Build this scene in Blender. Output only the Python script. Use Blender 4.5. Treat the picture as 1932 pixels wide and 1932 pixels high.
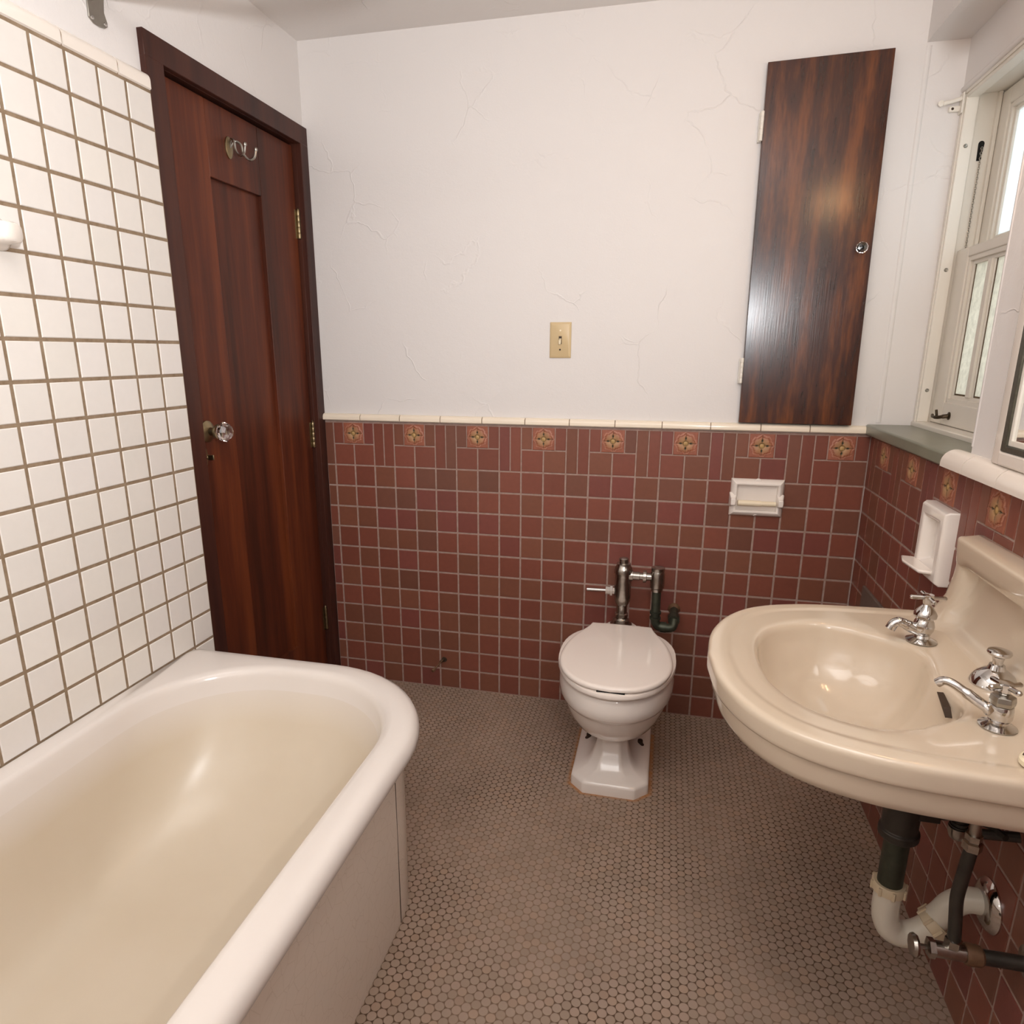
import bpy, bmesh, math, random
from mathutils import Vector, Matrix
for o in list(bpy.data.objects): bpy.data.objects.remove(o, do_unlink=True)
S = bpy.context.scene; COL = S.collection
PI = math.pi; U = 0.079
# ------------------------------------------------------------------ camera
cd = bpy.data.cameras.new('camera'); cam = bpy.data.objects.new('camera', cd); COL.objects.link(cam)
cam.location = (-0.62191, -2.28732, 1.27243); cam.rotation_euler = (1.31565804, -0.00213028, 0.23345090)
cd.sensor_width = 36; cd.lens = 36 * 1267.278 / 1932
cd.shift_x = (966 - 952.135) / 1932; cd.shift_y = (997.771 - 966) / 1932
cd.clip_start = 0.02; cd.clip_end = 50
S.camera = cam
# ------------------------------------------------------------------ world (overcast daylight outside the window)
W = bpy.data.worlds.new('overcast_sky'); S.world = W; W.use_nodes = True
W.node_tree.nodes['Background'].inputs[0].default_value = (0.90, 0.96, 1.0, 1)
W.node_tree.nodes['Background'].inputs[1].default_value = 1.7
# ------------------------------------------------------------------ lamps
def light(name, kind, loc, energy, color, **kw):
    d = bpy.data.lights.new(name, kind); d.energy = energy; d.color = color
    aim = kw.pop('aim', None)
    for k, v in kw.items(): setattr(d, k, v)
    o = bpy.data.objects.new(name, d); o.location = loc; COL.objects.link(o)
    if aim: o.rotation_euler = (Vector(aim) - Vector(loc)).to_track_quat('-Z', 'Y').to_euler()
    return o
# photographer's flash on a stand right of the camera, tilted up
light('flash', 'AREA', (-0.34, -2.36, 1.50), 31, (0.96, 0.97, 0.99), shape='DISK', size=0.10, aim=(-1.75, -1.5, 2.9))
# added area panels that imitate the flash's bounce off white ceiling and rear wall
light('ceiling_bounce', 'AREA', (-1.0, -1.75, 2.235), 12.5, (1.0, 0.97, 0.94), shape='RECTANGLE', size=1.3, size_y=0.9, aim=(-1.05, -1.45, 0))
light('wall_bounce', 'AREA', (-1.2, -2.75, 1.85), 4, (1.0, 0.975, 0.95), shape='RECTANGLE', size=1.5, size_y=0.7, aim=(-1.0, 0, 2.1))
# ------------------------------------------------------------------ exposure
S.view_settings.view_transform = 'Standard'; S.view_settings.look = 'None'
S.view_settings.gamma = 1; S.view_settings.use_curve_mapping = False
S.view_settings.exposure = 0.0
try:
    S.cycles.max_bounces = 10; S.cycles.diffuse_bounces = 6; S.cycles.glossy_bounces = 5; S.cycles.transmission_bounces = 8
except Exception: pass

# ================================================================== materials
class N:
    def __init__(s, name):
        s.m = bpy.data.materials.new(name); s.m.use_nodes = True; s.t = s.m.node_tree; s.n = s.t.nodes
        s.b = s.n['Principled BSDF']; s.l = s.t.links
    def add(s, typ, **kw):
        n = s.n.new(typ)
        for k, v in kw.items():
            if k.startswith('i_'):
                key = k[2:]; key = int(key) if key.isdigit() else key.replace('_', ' ')
                s.put(n.inputs[key], v)
            else: setattr(n, k, v)
        return n
    def put(s, sock, v):
        if hasattr(v, 'links') or hasattr(v, 'is_output'): s.l.new(v, sock)
        else: sock.default_value = v
    def math(s, op, a, b=None, c=None, clamp=False):
        n = s.n.new('ShaderNodeMath'); n.operation = op; n.use_clamp = clamp
        s.put(n.inputs[0], a)
        if b is not None: s.put(n.inputs[1], b)
        if c is not None: s.put(n.inputs[2], c)
        return n.outputs[0]
    def mix(s, f, a, b):
        n = s.n.new('ShaderNodeMix'); n.data_type = 'RGBA'
        s.put(n.inputs[0], f); s.put(n.inputs[6], a if not isinstance(a, tuple) else (*a, 1)); s.put(n.inputs[7], b if not isinstance(b, tuple) else (*b, 1))
        return n.outputs[2]
    def ramp(s, f, pts):
        n = s.n.new('ShaderNodeValToRGB'); e = n.color_ramp.elements
        while len(e) < len(pts): e.new(0.5)
        for q, (p, c) in zip(e, pts):
            q.position = p; q.color = (*c, 1) if isinstance(c, tuple) else (c, c, c, 1)
        s.l.new(f, n.inputs[0]); return n.outputs[0]
    def pos(s): return s.add('ShaderNodeNewGeometry').outputs['Position']
    def obj(s): return s.add('ShaderNodeTexCoord').outputs['Object']
    def noise(s, vec, scale, detail=3, rough=0.5, sc=None):
        if sc:
            m = s.add('ShaderNodeMapping'); m.inputs['Scale'].default_value = sc; s.l.new(vec, m.inputs[0]); vec = m.outputs[0]
        n = s.add('ShaderNodeTexNoise'); n.inputs['Scale'].default_value = scale; n.inputs['Detail'].default_value = detail
        n.inputs['Roughness'].default_value = rough; s.l.new(vec, n.inputs['Vector']); return n.outputs['Fac']
    def bump(s, h, strength, dist=0.001, prev=None):
        n = s.add('ShaderNodeBump'); n.inputs['Strength'].default_value = strength; n.inputs['Distance'].default_value = dist
        s.l.new(h, n.inputs['Height'])
        if prev is not None: s.l.new(prev, n.inputs['Normal'])
        return n.outputs[0]
    def out(s, color=None, rough=0.5, metal=0.0, normal=None, **kw):
        if color is not None: s.put(s.b.inputs['Base Color'], (*color, 1) if isinstance(color, tuple) else color)
        s.put(s.b.inputs['Roughness'], rough); s.b.inputs['Metallic'].default_value = metal
        if normal is not None: s.l.new(normal, s.b.inputs['Normal'])
        for k, v in kw.items(): s.put(s.b.inputs[k.replace('_', ' ')], v)
        return s.m

def plain(name, c, rough=0.4, metal=0.0, var=0.06, scale=30, bump=0.0, **kw):
    n = N(name); f = n.noise(n.obj(), scale, 4)
    d = tuple(max(0, x * (1 - var)) for x in c); e = tuple(min(1, x * (1 + var)) for x in c)
    col = n.mix(f, d, e)
    nm = n.bump(f, bump, 0.001) if bump else None
    return n.out(col, rough, metal, nm, **kw)

def plaster(name, c):
    n = N(name); p = n.pos()
    big = n.noise(p, 1.3, 3); fine = n.noise(p, 170, 3, 0.6); mid = n.noise(p, 22, 4, 0.55)
    v = n.add('ShaderNodeTexVoronoi'); v.feature = 'DISTANCE_TO_EDGE'; v.inputs['Scale'].default_value = 4.3
    w = n.add('ShaderNodeTexNoise'); w.inputs['Scale'].default_value = 3.0; w.inputs['Detail'].default_value = 5; n.l.new(p, w.inputs['Vector'])
    add = n.add('ShaderNodeVectorMath'); add.operation = 'MULTIPLY_ADD'; n.l.new(w.outputs['Color'], add.inputs[0]); add.inputs[1].default_value = (0.35, 0.35, 0.35); n.l.new(p, add.inputs[2])
    n.l.new(add.outputs[0], v.inputs['Vector'])
    line = n.math('SUBTRACT', 1.0, n.math('MULTIPLY', v.outputs['Distance'], 70.0, clamp=True))
    mask = n.ramp(n.noise(p, 5.0, 2), [(0.5, 0.0), (0.62, 1.0)])
    crack = n.math('MULTIPLY', line, mask)
    nb = n.bump(fine, 0.16, 0.002); nb = n.bump(mid, 0.14, 0.006, nb); nb = n.bump(crack, 0.8, 0.0013, nb)
    col = n.mix(big, tuple(x * 0.975 for x in c), tuple(min(1, x * 1.02) for x in c))
    return n.out(col, 0.55, 0, nb, Specular_IOR_Level=0.3)

def attr_tile(name, rough, bumps=0.1, spec=0.5, wear=0.12, var=1.0):
    n = N(name); a = n.add('ShaderNodeAttribute'); a.attribute_name = 'tile_color'
    p = n.pos(); f = n.noise(p, 60, 4); g = n.noise(p, 330, 3)
    dark = n.add('ShaderNodeMix'); dark.data_type = 'RGBA'; dark.blend_type = 'MULTIPLY'
    n.put(dark.inputs[0], wear); n.l.new(a.outputs['Color'], dark.inputs[6]); n.l.new(n.ramp(f, [(0.3, 0.35), (0.7, 1.0)]), dark.inputs[7])
    nb = n.bump(f, bumps, 0.0012); nb = n.bump(g, bumps * 0.8, 0.0005, nb)
    return n.out(dark.outputs[2], rough, 0, nb, Specular_IOR_Level=spec)

def grout(name, c, c2=None):
    n = N(name); p = n.pos(); f = n.noise(p, 55, 5, 0.65); g = n.noise(p, 600, 2)
    col = n.mix(n.ramp(f, [(0.32, 0.0), (0.68, 1.0)]), c, c2 or tuple(x * 0.75 for x in c))
    return n.out(col, 0.85, 0, n.bump(g, 0.4, 0.0008))

def wood(name, dark, mid, lite, rough, coat=0.6, bstr=0.05, stretch=(9, 9, 0.55), seed=0.0, spec=0.5):
    n = N(name); p = n.pos()
    m = n.add('ShaderNodeMapping'); m.inputs['Location'].default_value = (seed, seed * 2, seed); m.inputs['Scale'].default_value = stretch; n.l.new(p, m.inputs[0])
    a = n.noise(m.outputs[0], 1.6, 5, 0.55); b = n.noise(m.outputs[0], 9, 6, 0.65)
    f = n.math('ADD', n.math('MULTIPLY', a, 0.75), n.math('MULTIPLY', b, 0.25))
    col = n.ramp(f, [(0.36, dark), (0.5, mid), (0.64, lite)])
    m2 = n.add('ShaderNodeMapping'); m2.inputs['Scale'].default_value = (260, 260, 9); n.l.new(p, m2.inputs[0])
    g = n.noise(m2.outputs[0], 1.0, 3, 0.6)
    nb = n.bump(g, bstr, 0.001)
    return n.out(col, rough, 0, nb, Specular_IOR_Level=spec, Coat_Weight=coat, Coat_Roughness=rough * 0.8)

def penny_floor():
    n = N('penny_round_floor'); p = n.pos(); sep = n.add('ShaderNodeSeparateXYZ'); n.l.new(p, sep.inputs[0])
    P = 0.0205; R3 = math.sqrt(3)
    w = n.add('ShaderNodeTexNoise'); w.inputs['Scale'].default_value = 26; n.l.new(p, w.inputs['Vector'])
    ws = n.add('ShaderNodeSeparateXYZ'); n.l.new(w.outputs['Color'], ws.inputs[0])
    xx = n.math('MULTIPLY_ADD', n.math('SUBTRACT', ws.outputs[0], 0.5), 0.10, n.math('DIVIDE', n.math('ADD', sep.outputs[1], 5.0), P))   # along y, pitch 1
    yy = n.math('MULTIPLY_ADD', n.math('SUBTRACT', ws.outputs[1], 0.5), 0.10, n.math('DIVIDE', n.math('ADD', sep.outputs[0], 5.0 + 0.947), P))   # along x, pitch sqrt3/2
    def lat(ox, oy):
        cx = n.math('ADD', n.math('ROUND', n.math('SUBTRACT', xx, ox)), ox)
        cy = n.math('ADD', n.math('MULTIPLY', n.math('ROUND', n.math('DIVIDE', n.math('SUBTRACT', yy, oy), R3)), R3), oy)
        dx = n.math('SUBTRACT', xx, cx); dy = n.math('SUBTRACT', yy, cy)
        d = n.math('SQRT', n.math('ADD', n.math('MULTIPLY', dx, dx), n.math('MULTIPLY', dy, dy)))
        return d, cx, cy
    d1, x1, y1 = lat(0, 0); d2, x2, y2 = lat(0.5, R3 / 2)
    s = n.math('LESS_THAN', d1, d2); d = n.math('MINIMUM', d1, d2)
    cx = n.math('ADD', n.math('MULTIPLY', s, x1), n.math('MULTIPLY', n.math('SUBTRACT', 1.0, s), x2))
    cy = n.math('ADD', n.math('MULTIPLY', s, y1), n.math('MULTIPLY', n.math('SUBTRACT', 1.0, s), y2))
    cmb = n.add('ShaderNodeCombineXYZ'); n.l.new(cx, cmb.inputs[0]); n.l.new(cy, cmb.inputs[1])
    wn = n.add('ShaderNodeTexWhiteNoise'); wn.noise_dimensions = '2D'; n.l.new(cmb.outputs[0], wn.inputs['Vector'])
    tile = n.math('SUBTRACT', 1.0, n.math('MULTIPLY', n.math('SUBTRACT', d, 0.459), 30.0, clamp=True))
    # grout: dark in the open field, pale and full beside the walls and in a few patches
    gn = n.noise(p, 3.0, 3); gcol = n.mix(n.ramp(gn, [(0.4, 0.0), (0.62, 1.0)]), (0.085, 0.048, 0.026), (0.23, 0.155, 0.105))
    base = n.ramp(wn.outputs['Value'], [(0.0, (0.325, 0.240, 0.180)), (0.3, (0.36, 0.272, 0.21)), (0.7, (0.38, 0.278, 0.218)), (0.92, (0.39, 0.275, 0.20)), (1.0, (0.34, 0.24, 0.18))])
    dirt = n.ramp(n.noise(p, 2.1, 4, 0.6), [(0.35, 0.80), (0.65, 1.04)])
    mul = n.add('ShaderNodeMix'); mul.data_type = 'RGBA'; mul.blend_type = 'MULTIPLY'; mul.inputs[0].default_value = 1; n.l.new(base, mul.inputs[6]); n.l.new(dirt, mul.inputs[7])
    edge = n.math('MULTIPLY', n.math('SUBTRACT', d, 0.40), 12.0, clamp=True)
    tc = n.mix(n.math('MULTIPLY', edge, 0.25), mul.outputs[2], (0.24, 0.16, 0.11))
    col = n.mix(tile, gcol, tc)
    # rusty caulk stain around the toilet foot
    ax = n.math('ABSOLUTE', n.math('ADD', sep.outputs[0], 0.722)); ay = n.math('ABSOLUTE', n.math('ADD', sep.outputs[1], 0.33))
    dd = n.math('MAXIMUM', n.math('SUBTRACT', ax, 0.118), n.math('SUBTRACT', ay, 0.200))
    dd = n.math('MAXIMUM', dd, n.math('SUBTRACT', n.math('MULTIPLY', n.math('ADD', ax, ay), 0.7071), 0.197))
    st = n.math('SUBTRACT', 1.0, n.math('MULTIPLY', n.math('SUBTRACT', dd, 0.004), 110.0, clamp=True), clamp=True)
    st = n.math('MULTIPLY', st, n.ramp(n.noise(p, 40, 4), [(0.3, 0.35), (0.6, 1.0)]))
    col = n.mix(st, col, (0.42, 0.19, 0.07))
    h = n.math('SUBTRACT', 1.0, n.math('MULTIPLY', n.math('SUBTRACT', d, 0.41), 12.0, clamp=True))
    rough = n.math('SUBTRACT', 0.85, n.math('MULTIPLY', tile, 0.38))
    nb = n.bump(h, 0.5, 0.0010); nb = n.bump(n.noise(p, 500, 2), 0.08, 0.0005, nb)
    return n.out(col, rough, 0, nb, Specular_IOR_Level=0.4)

def crackle(name, c):
    n = N(name); p = n.pos()
    v = n.add('ShaderNodeTexVoronoi'); v.feature = 'DISTANCE_TO_EDGE'; v.inputs['Scale'].default_value = 34; n.l.new(p, v.inputs['Vector'])
    line = n.math('SUBTRACT', 1.0, n.math('MULTIPLY', v.outputs['Distance'], 38.0, clamp=True))
    col = n.mix(n.math('MULTIPLY', line, 0.22), c, (0.40, 0.30, 0.20))
    return n.out(col, 0.10, 0, None, Specular_IOR_Level=0.5, Coat_Weight=0.3, Coat_Roughness=0.05)

def tub_inside():
    n = N('yellowed_enamel'); p = n.pos(); f = n.noise(p, 3.2, 4, 0.55); sep = n.add('ShaderNodeSeparateXYZ'); n.l.new(p, sep.inputs[0])
    up = n.math('DIVIDE', n.math('SUBTRACT', sep.outputs[2], n.math('MULTIPLY_ADD', f, 0.06, 0.33)), 0.10, clamp=True)     # the stain fades out towards the rim
    col = n.mix(up, n.mix(f, (0.56, 0.47, 0.35), (0.655, 0.58, 0.48)), (0.70, 0.645, 0.60))
    return n.out(col, 0.27, 0, None, Specular_IOR_Level=0.45)

def glass_pane(name, tint, scale, thick):
    n = N(name); p = n.pos()
    v = n.noise(p, scale, 4, 0.6)
    n.n.remove(n.b)
    tr = n.add('ShaderNodeBsdfTranslucent'); gl = n.add('ShaderNodeBsdfGlossy'); mx = n.add('ShaderNodeMixShader')
    col = n.mix(n.ramp(v, [(0.35, 0.0), (0.65, 1.0)]), tuple(x * thick for x in tint), tint)
    n.l.new(col, tr.inputs[0]); gl.inputs['Roughness'].default_value = 0.15; gl.inputs[0].default_value = (0.9, 0.9, 0.9, 1)
    nb = n.bump(v, 0.5, 0.002); n.l.new(nb, tr.inputs['Normal']); n.l.new(nb, gl.inputs['Normal'])
    mx.inputs[0].default_value = 0.06; n.l.new(tr.outputs[0], mx.inputs[1]); n.l.new(gl.outputs[0], mx.inputs[2])
    n.l.new(mx.outputs[0], n.n['Material Output'].inputs[0]); return n.m

def emissive(name, c, st):
    n = N(name); f = n.noise(n.obj(), 5, 2)
    n.l.new(n.mix(f, tuple(x * 0.96 for x in c), c), n.b.inputs['Emission Color']); n.b.inputs['Emission Strength'].default_value = st
    return n.out((0.8, 0.8, 0.8), 0.3)

M = {}
M['plaster'] = plaster('painted_plaster', (0.735, 0.705, 0.685))
M['ceil'] = plaster('ceiling_paint', (0.77, 0.74, 0.715))
M['paint'] = plain('aged_gloss_paint', (0.77, 0.73, 0.655), 0.35, var=0.05, scale=9, bump=0.06)
M['redtile'] = attr_tile('brick_red_glazed_tile', 0.34, 0.16, 0.45)
M['redgrout'] = grout('grey_pink_grout', (0.40, 0.285, 0.245), (0.30, 0.205, 0.165))
M['flower'] = attr_tile('relief_tile_glaze', 0.5, 0.1, 0.4, wear=0.25)
M['whitetile'] = attr_tile('white_wall_tile', 0.16, 0.02, 0.5, wear=0.03)
M['browngrout'] = grout('mildewed_brown_grout', (0.20, 0.135, 0.08), (0.30, 0.22, 0.145))
M['captile'] = plain('cream_cap_tile', (0.86, 0.76, 0.62), 0.14, var=0.03, scale=8)
M['captile_w'] = plain('white_cap_tile', (0.80, 0.735, 0.665), 0.14, var=0.03, scale=8)
M['floor'] = penny_floor()
M['enamel'] = plain('white_enamel', (0.70, 0.645, 0.60), 0.17, var=0.02, scale=5)
M['enamel_in'] = tub_inside()
M['apron'] = crackle('crazed_enamel', (0.78, 0.70, 0.61))
M['china'] = plain('white_vitreous_china', (0.84, 0.775, 0.715), 0.09, var=0.015, scale=6, Coat_Weight=0.4, Coat_Roughness=0.03)
M['sink'] = plain('cream_vitreous_china', (0.615, 0.512, 0.395), 0.13, var=0.02, scale=6, Coat_Weight=0.4, Coat_Roughness=0.04)
M['seat'] = plain('white_seat_plastic', (0.86, 0.78, 0.715), 0.12, var=0.015, scale=6)
M['doorwood'] = wood('dark_red_mahogany', (0.045, 0.012, 0.006), (0.090, 0.020, 0.008), (0.15, 0.036, 0.011), 0.45, 0.0, 0.05, spec=0.28)
M['trimwood'] = wood('dark_brown_trim_wood', (0.034, 0.012, 0.009), (0.055, 0.018, 0.012), (0.075, 0.024, 0.014), 0.38, 0.0, 0.05, seed=3, spec=0.25)
M['cabwood'] = wood('varnished_mahogany', (0.012, 0.004, 0.003), (0.050, 0.012, 0.004), (0.150, 0.042, 0.009), 0.225, 0.12, 0.16, stretch=(12, 12, 1.5), seed=7)
M['brass'] = plain('tarnished_brass', (0.30, 0.235, 0.14), 0.35, 1.0, var=0.25, scale=60)
M['bronze'] = plain('dark_bronze', (0.10, 0.075, 0.05), 0.4, 1.0, var=0.2, scale=60)
M['chrome'] = plain('chrome', (0.58, 0.56, 0.54), 0.06, 1.0, var=0.03, scale=30)
M['dullchrome'] = plain('spotted_chrome', (0.40, 0.37, 0.33), 0.24, 1.0, var=0.35, scale=110, bump=0.1)
M['nickel'] = plain('brushed_nickel', (0.40, 0.38, 0.34), 0.28, 1.0, var=0.2, scale=40)
M['greenbrass'] = plain('verdigris_pipe', (0.055, 0.060, 0.042), 0.45, 0.6, var=0.5, scale=60, bump=0.3)
M['darkpipe'] = plain('dark_drain_pipe', (0.050, 0.044, 0.036), 0.45, 0.5, var=0.4, scale=50, bump=0.2)
M['pvc'] = plain('white_trap_plastic', (0.66, 0.62, 0.52), 0.28, var=0.05, scale=20)
M['pvcnut'] = plain('yellowed_nut_plastic', (0.60, 0.50, 0.34), 0.45, var=0.1, scale=40)
M['ivory'] = plain('ivory_plastic', (0.62, 0.475, 0.27), 0.25, var=0.03, scale=20)
M['ivory2'] = plain('pale_ivory_plastic', (0.80, 0.70, 0.50), 0.3, var=0.03, scale=20)
M['roller'] = plain('cream_roller_plastic', (0.84, 0.73, 0.54), 0.35, var=0.03, scale=20)
M['slate'] = plain('green_grey_slate', (0.20, 0.205, 0.155), 0.30, var=0.14, scale=14, bump=0.05)
M['black'] = plain('dark_void', (0.006, 0.005, 0.004), 0.9)
M['rust'] = plain('rusty_iron', (0.16, 0.085, 0.045), 0.6, 0.4, var=0.4, scale=90, bump=0.3)
M['rustdk'] = plain('brown_corroded_bolt', (0.05, 0.03, 0.018), 0.6, 0.3, var=0.3, scale=90)
M['greymetal'] = plain('worn_grey_frame', (0.12, 0.115, 0.09), 0.4, 0.7, var=0.4, scale=120)
M['coverplate'] = plain('painted_cover_plate', (0.16, 0.125, 0.105), 0.35, 0.2, var=0.2, scale=40)
M['mirror'] = plain('mirror_silver', (0.86, 0.86, 0.84), 0.015, 1.0, var=0.0)
M['puttydark'] = plain('dirty_putty', (0.12, 0.08, 0.045), 0.8, var=0.5, scale=120)
g = N('crystal'); M['crystal'] = g.out(g.mix(g.noise(g.obj(), 40, 2), (0.95, 0.88, 0.86), (1, 0.96, 0.95)), 0.02, 0, None, Transmission_Weight=1.0, IOR=1.5)
M['glass_up'] = glass_pane('pebbled_window_glass', (0.98, 1.0, 1.0), 90, 0.93)
M['glass_lo'] = glass_pane('frosted_window_glass', (0.84, 0.80, 0.71), 75, 0.80)  # frosted; darker tint also imitates dimmer daylight behind the lower panes
M['bulb'] = emissive('warm_bulb', (1.0, 0.56, 0.27), 48.0)

# ================================================================== mesh helpers
def finish(name, bm, mats, parent=None, smooth=True, bevel=0, seg=2, angle=35, sub=0, recalc=True):
    if recalc: bmesh.ops.recalc_face_normals(bm, faces=bm.faces)
    me = bpy.data.meshes.new(name); bm.to_mesh(me); bm.free()
    for m in (mats if isinstance(mats, (list, tuple)) else [mats]): me.materials.append(m)
    if smooth:
        for p in me.polygons: p.use_smooth = True
    o = bpy.data.objects.new(name, me); COL.objects.link(o)
    if parent is not None: o.parent = parent; o.matrix_parent_inverse = Matrix.Translation(parent.location).inverted() if parent.type == 'EMPTY' else parent.matrix_world.inverted()
    if bevel:
        b = o.modifiers.new('bevel', 'BEVEL'); b.width = bevel; b.segments = seg; b.limit_method = 'ANGLE'; b.angle_limit = math.radians(40)
    if sub:
        b = o.modifiers.new('sub', 'SUBSURF'); b.levels = sub; b.render_levels = sub
    if smooth and (bevel or angle):
        try:
            me.set_sharp_from_angle(angle=math.radians(angle))
        except Exception: pass
    return o
def thing(name, loc, label=None, cat=None, group=None, kind=None):
    o = bpy.data.objects.new(name, None); o.location = loc; o.empty_display_size = 0.05; COL.objects.link(o)
    tag(o, label, cat, group, kind); return o
def tag(o, label=None, cat=None, group=None, kind=None):
    if label: o['label'] = label
    if cat: o['category'] = cat
    if group: o['group'] = group
    if kind: o['kind'] = kind
    return o
def box(bm, x0, x1, y0, y1, z0, z1, mi=0):
    v = [bm.verts.new((x, y, z)) for x in (x0, x1) for y in (y0, y1) for z in (z0, z1)]
    fs = []
    for q in ((0, 1, 3, 2), (4, 6, 7, 5), (0, 4, 5, 1), (2, 3, 7, 6), (0, 2, 6, 4), (1, 5, 7, 3)):
        f = bm.faces.new([v[i] for i in q]); f.material_index = mi; fs.append(f)
    return fs
def loft(bm, rings, close=True, cap0=False, cap1=False, mi=0):
    R = [[bm.verts.new(p) for p in r] for r in rings]; n = len(R[0])
    for a, b in zip(R[:-1], R[1:]):
        for i in range(n if close else n - 1):
            j = (i + 1) % n
            f = bm.faces.new((a[i], a[j], b[j], b[i])); f.material_index = mi
    if cap0: bm.faces.new(R[0][::-1]).material_index = mi
    if cap1: bm.faces.new(R[-1]).material_index = mi
    return R
def frame(d):
    d = Vector(d).normalized(); u = d.orthogonal().normalized(); return u, d.cross(u).normalized()
def lathe(bm, prof, org, axis=(0, 0, 1), seg=32, mi=0, flat=None):
    """prof = [(radius, distance along axis)]"""
    a = Vector(axis).normalized(); u, v = frame(a); org = Vector(org); rings = []
    for r, h in prof:
        rings.append([org + a * h + (u * math.cos(2 * PI * i / seg) + v * math.sin(2 * PI * i / seg)) * max(r, 1e-5) for i in range(seg)])
    loft(bm, rings, True, True, True, mi)
def tube(bm, pts, rad, seg=16, mi=0, caps=True):
    pts = [Vector(p) for p in pts]; n = len(pts)
    if not isinstance(rad, (list, tuple)): rad = [rad] * n
    rings = []; u = None
    for i, p in enumerate(pts):
        d = (pts[min(i + 1, n - 1)] - pts[max(i - 1, 0)]).normalized()
        if u is None: u = d.orthogonal().normalized()
        u = (u - d * u.dot(d)).normalized(); w = d.cross(u)
        rings.append([p + (u * math.cos(2 * PI * k / seg) + w * math.sin(2 * PI * k / seg)) * rad[i] for k in range(seg)])
    loft(bm, rings, True, caps, caps, mi)
def spline(pts, n=8):
    """Catmull-Rom through the points"""
    P = [Vector(p) for p in pts]; P = [P[0] * 2 - P[1]] + P + [P[-1] * 2 - P[-2]]; out = []
    for i in range(1, len(P) - 2):
        for k in range(n):
            t = k / n; a, b, c, d = P[i - 1], P[i], P[i + 1], P[i + 2]
            out.append(0.5 * ((2 * b) + (c - a) * t + (2 * a - 5 * b + 4 * c - d) * t * t + (3 * b - a - 3 * c + d) * t ** 3))
    out.append(P[-2]); return out
def NB(): return bmesh.new()
def rrect(x0, x1, y0, y1, rs, z, n=10, ns=6):
    """rounded rectangle ring, counter-clockwise from (x1,y0); rs = radii at (x1,y0),(x1,y1),(x0,y1),(x0,y0)"""
    out = []; cs = [(x1, y0, -1, 1, -PI / 2), (x1, y1, -1, -1, 0), (x0, y1, 1, -1, PI / 2), (x0, y0, 1, 1, PI)]
    for k, (cx, cy, sx, sy, a0) in enumerate(cs):
        r = rs[k]
        for i in range(n + 1):
            a = a0 + PI / 2 * i / n
            out.append(Vector((cx + sx * r + r * math.cos(a), cy + sy * r + r * math.sin(a), z)))
        nx = cs[(k + 1) % 4]; r2 = rs[(k + 1) % 4]; a2 = nx[4]
        e = Vector((nx[0] + nx[2] * r2 + r2 * math.cos(a2), nx[1] + nx[3] * r2 + r2 * math.sin(a2), z)); s = out[-1].copy()
        for i in range(1, ns): out.append(s.lerp(e, i / ns))
    return out

# ================================================================== tiles
def tile_layer(bm, lay, rects, to3, gap, col, depth=0.0022, bev=0.0016, mi=0):
    """each rect (a0,a1,z0,z1) becomes a pillowed tile; to3(a,z,d) gives a point d behind the tile face"""
    for (a0, a1, z0, z1, g) in rects:
        g2 = (gap if g is None else g) / 2; c = col()
        A = (a0 + g2, a1 - g2, z0 + g2, z1 - g2)
        j = random.uniform(-0.0004, 0.0004)
        o = [bm.verts.new(to3(a, z, depth)) for a, z in ((A[0], A[2]), (A[1], A[2]), (A[1], A[3]), (A[0], A[3]))]
        m = [bm.verts.new(to3(a, z, bev * 0.35 + j)) for a, z in ((A[0] + bev * .4, A[2] + bev * .4), (A[1] - bev * .4, A[2] + bev * .4), (A[1] - bev * .4, A[3] - bev * .4), (A[0] + bev * .4, A[3] - bev * .4))]
        i_ = [bm.verts.new(to3(a, z, j)) for a, z in ((A[0] + bev, A[2] + bev), (A[1] - bev, A[2] + bev), (A[1] - bev, A[3] - bev), (A[0] + bev, A[3] - bev))]
        fs = [bm.faces.new(i_)]
        for k in range(4):
            l = (k + 1) % 4
            fs.append(bm.faces.new((o[k], o[l], m[l], m[k]))); fs.append(bm.faces.new((m[k], m[l], i_[l], i_[k])))
        for f in fs:
            f.material_index = mi
            for lp in f.loops: lp[lay] = (*c, 1)
random.seed(4)
def redcol():
    t = random.random(); k = random.uniform(0.90, 1.09)
    if t < 0.45: c = (0.212, 0.067, 0.044)
    elif t < 0.75: c = (0.200, 0.074, 0.045)
    elif t < 0.90: c = (0.202, 0.061, 0.047)
    else: c = (0.180, 0.070, 0.046)
    return tuple(x * k for x in c)
def whitecol():
    k = random.uniform(0.975, 1.02); return (0.735 * k, 0.70 * k, 0.66 * k * random.uniform(0.98, 1.01))

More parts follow.
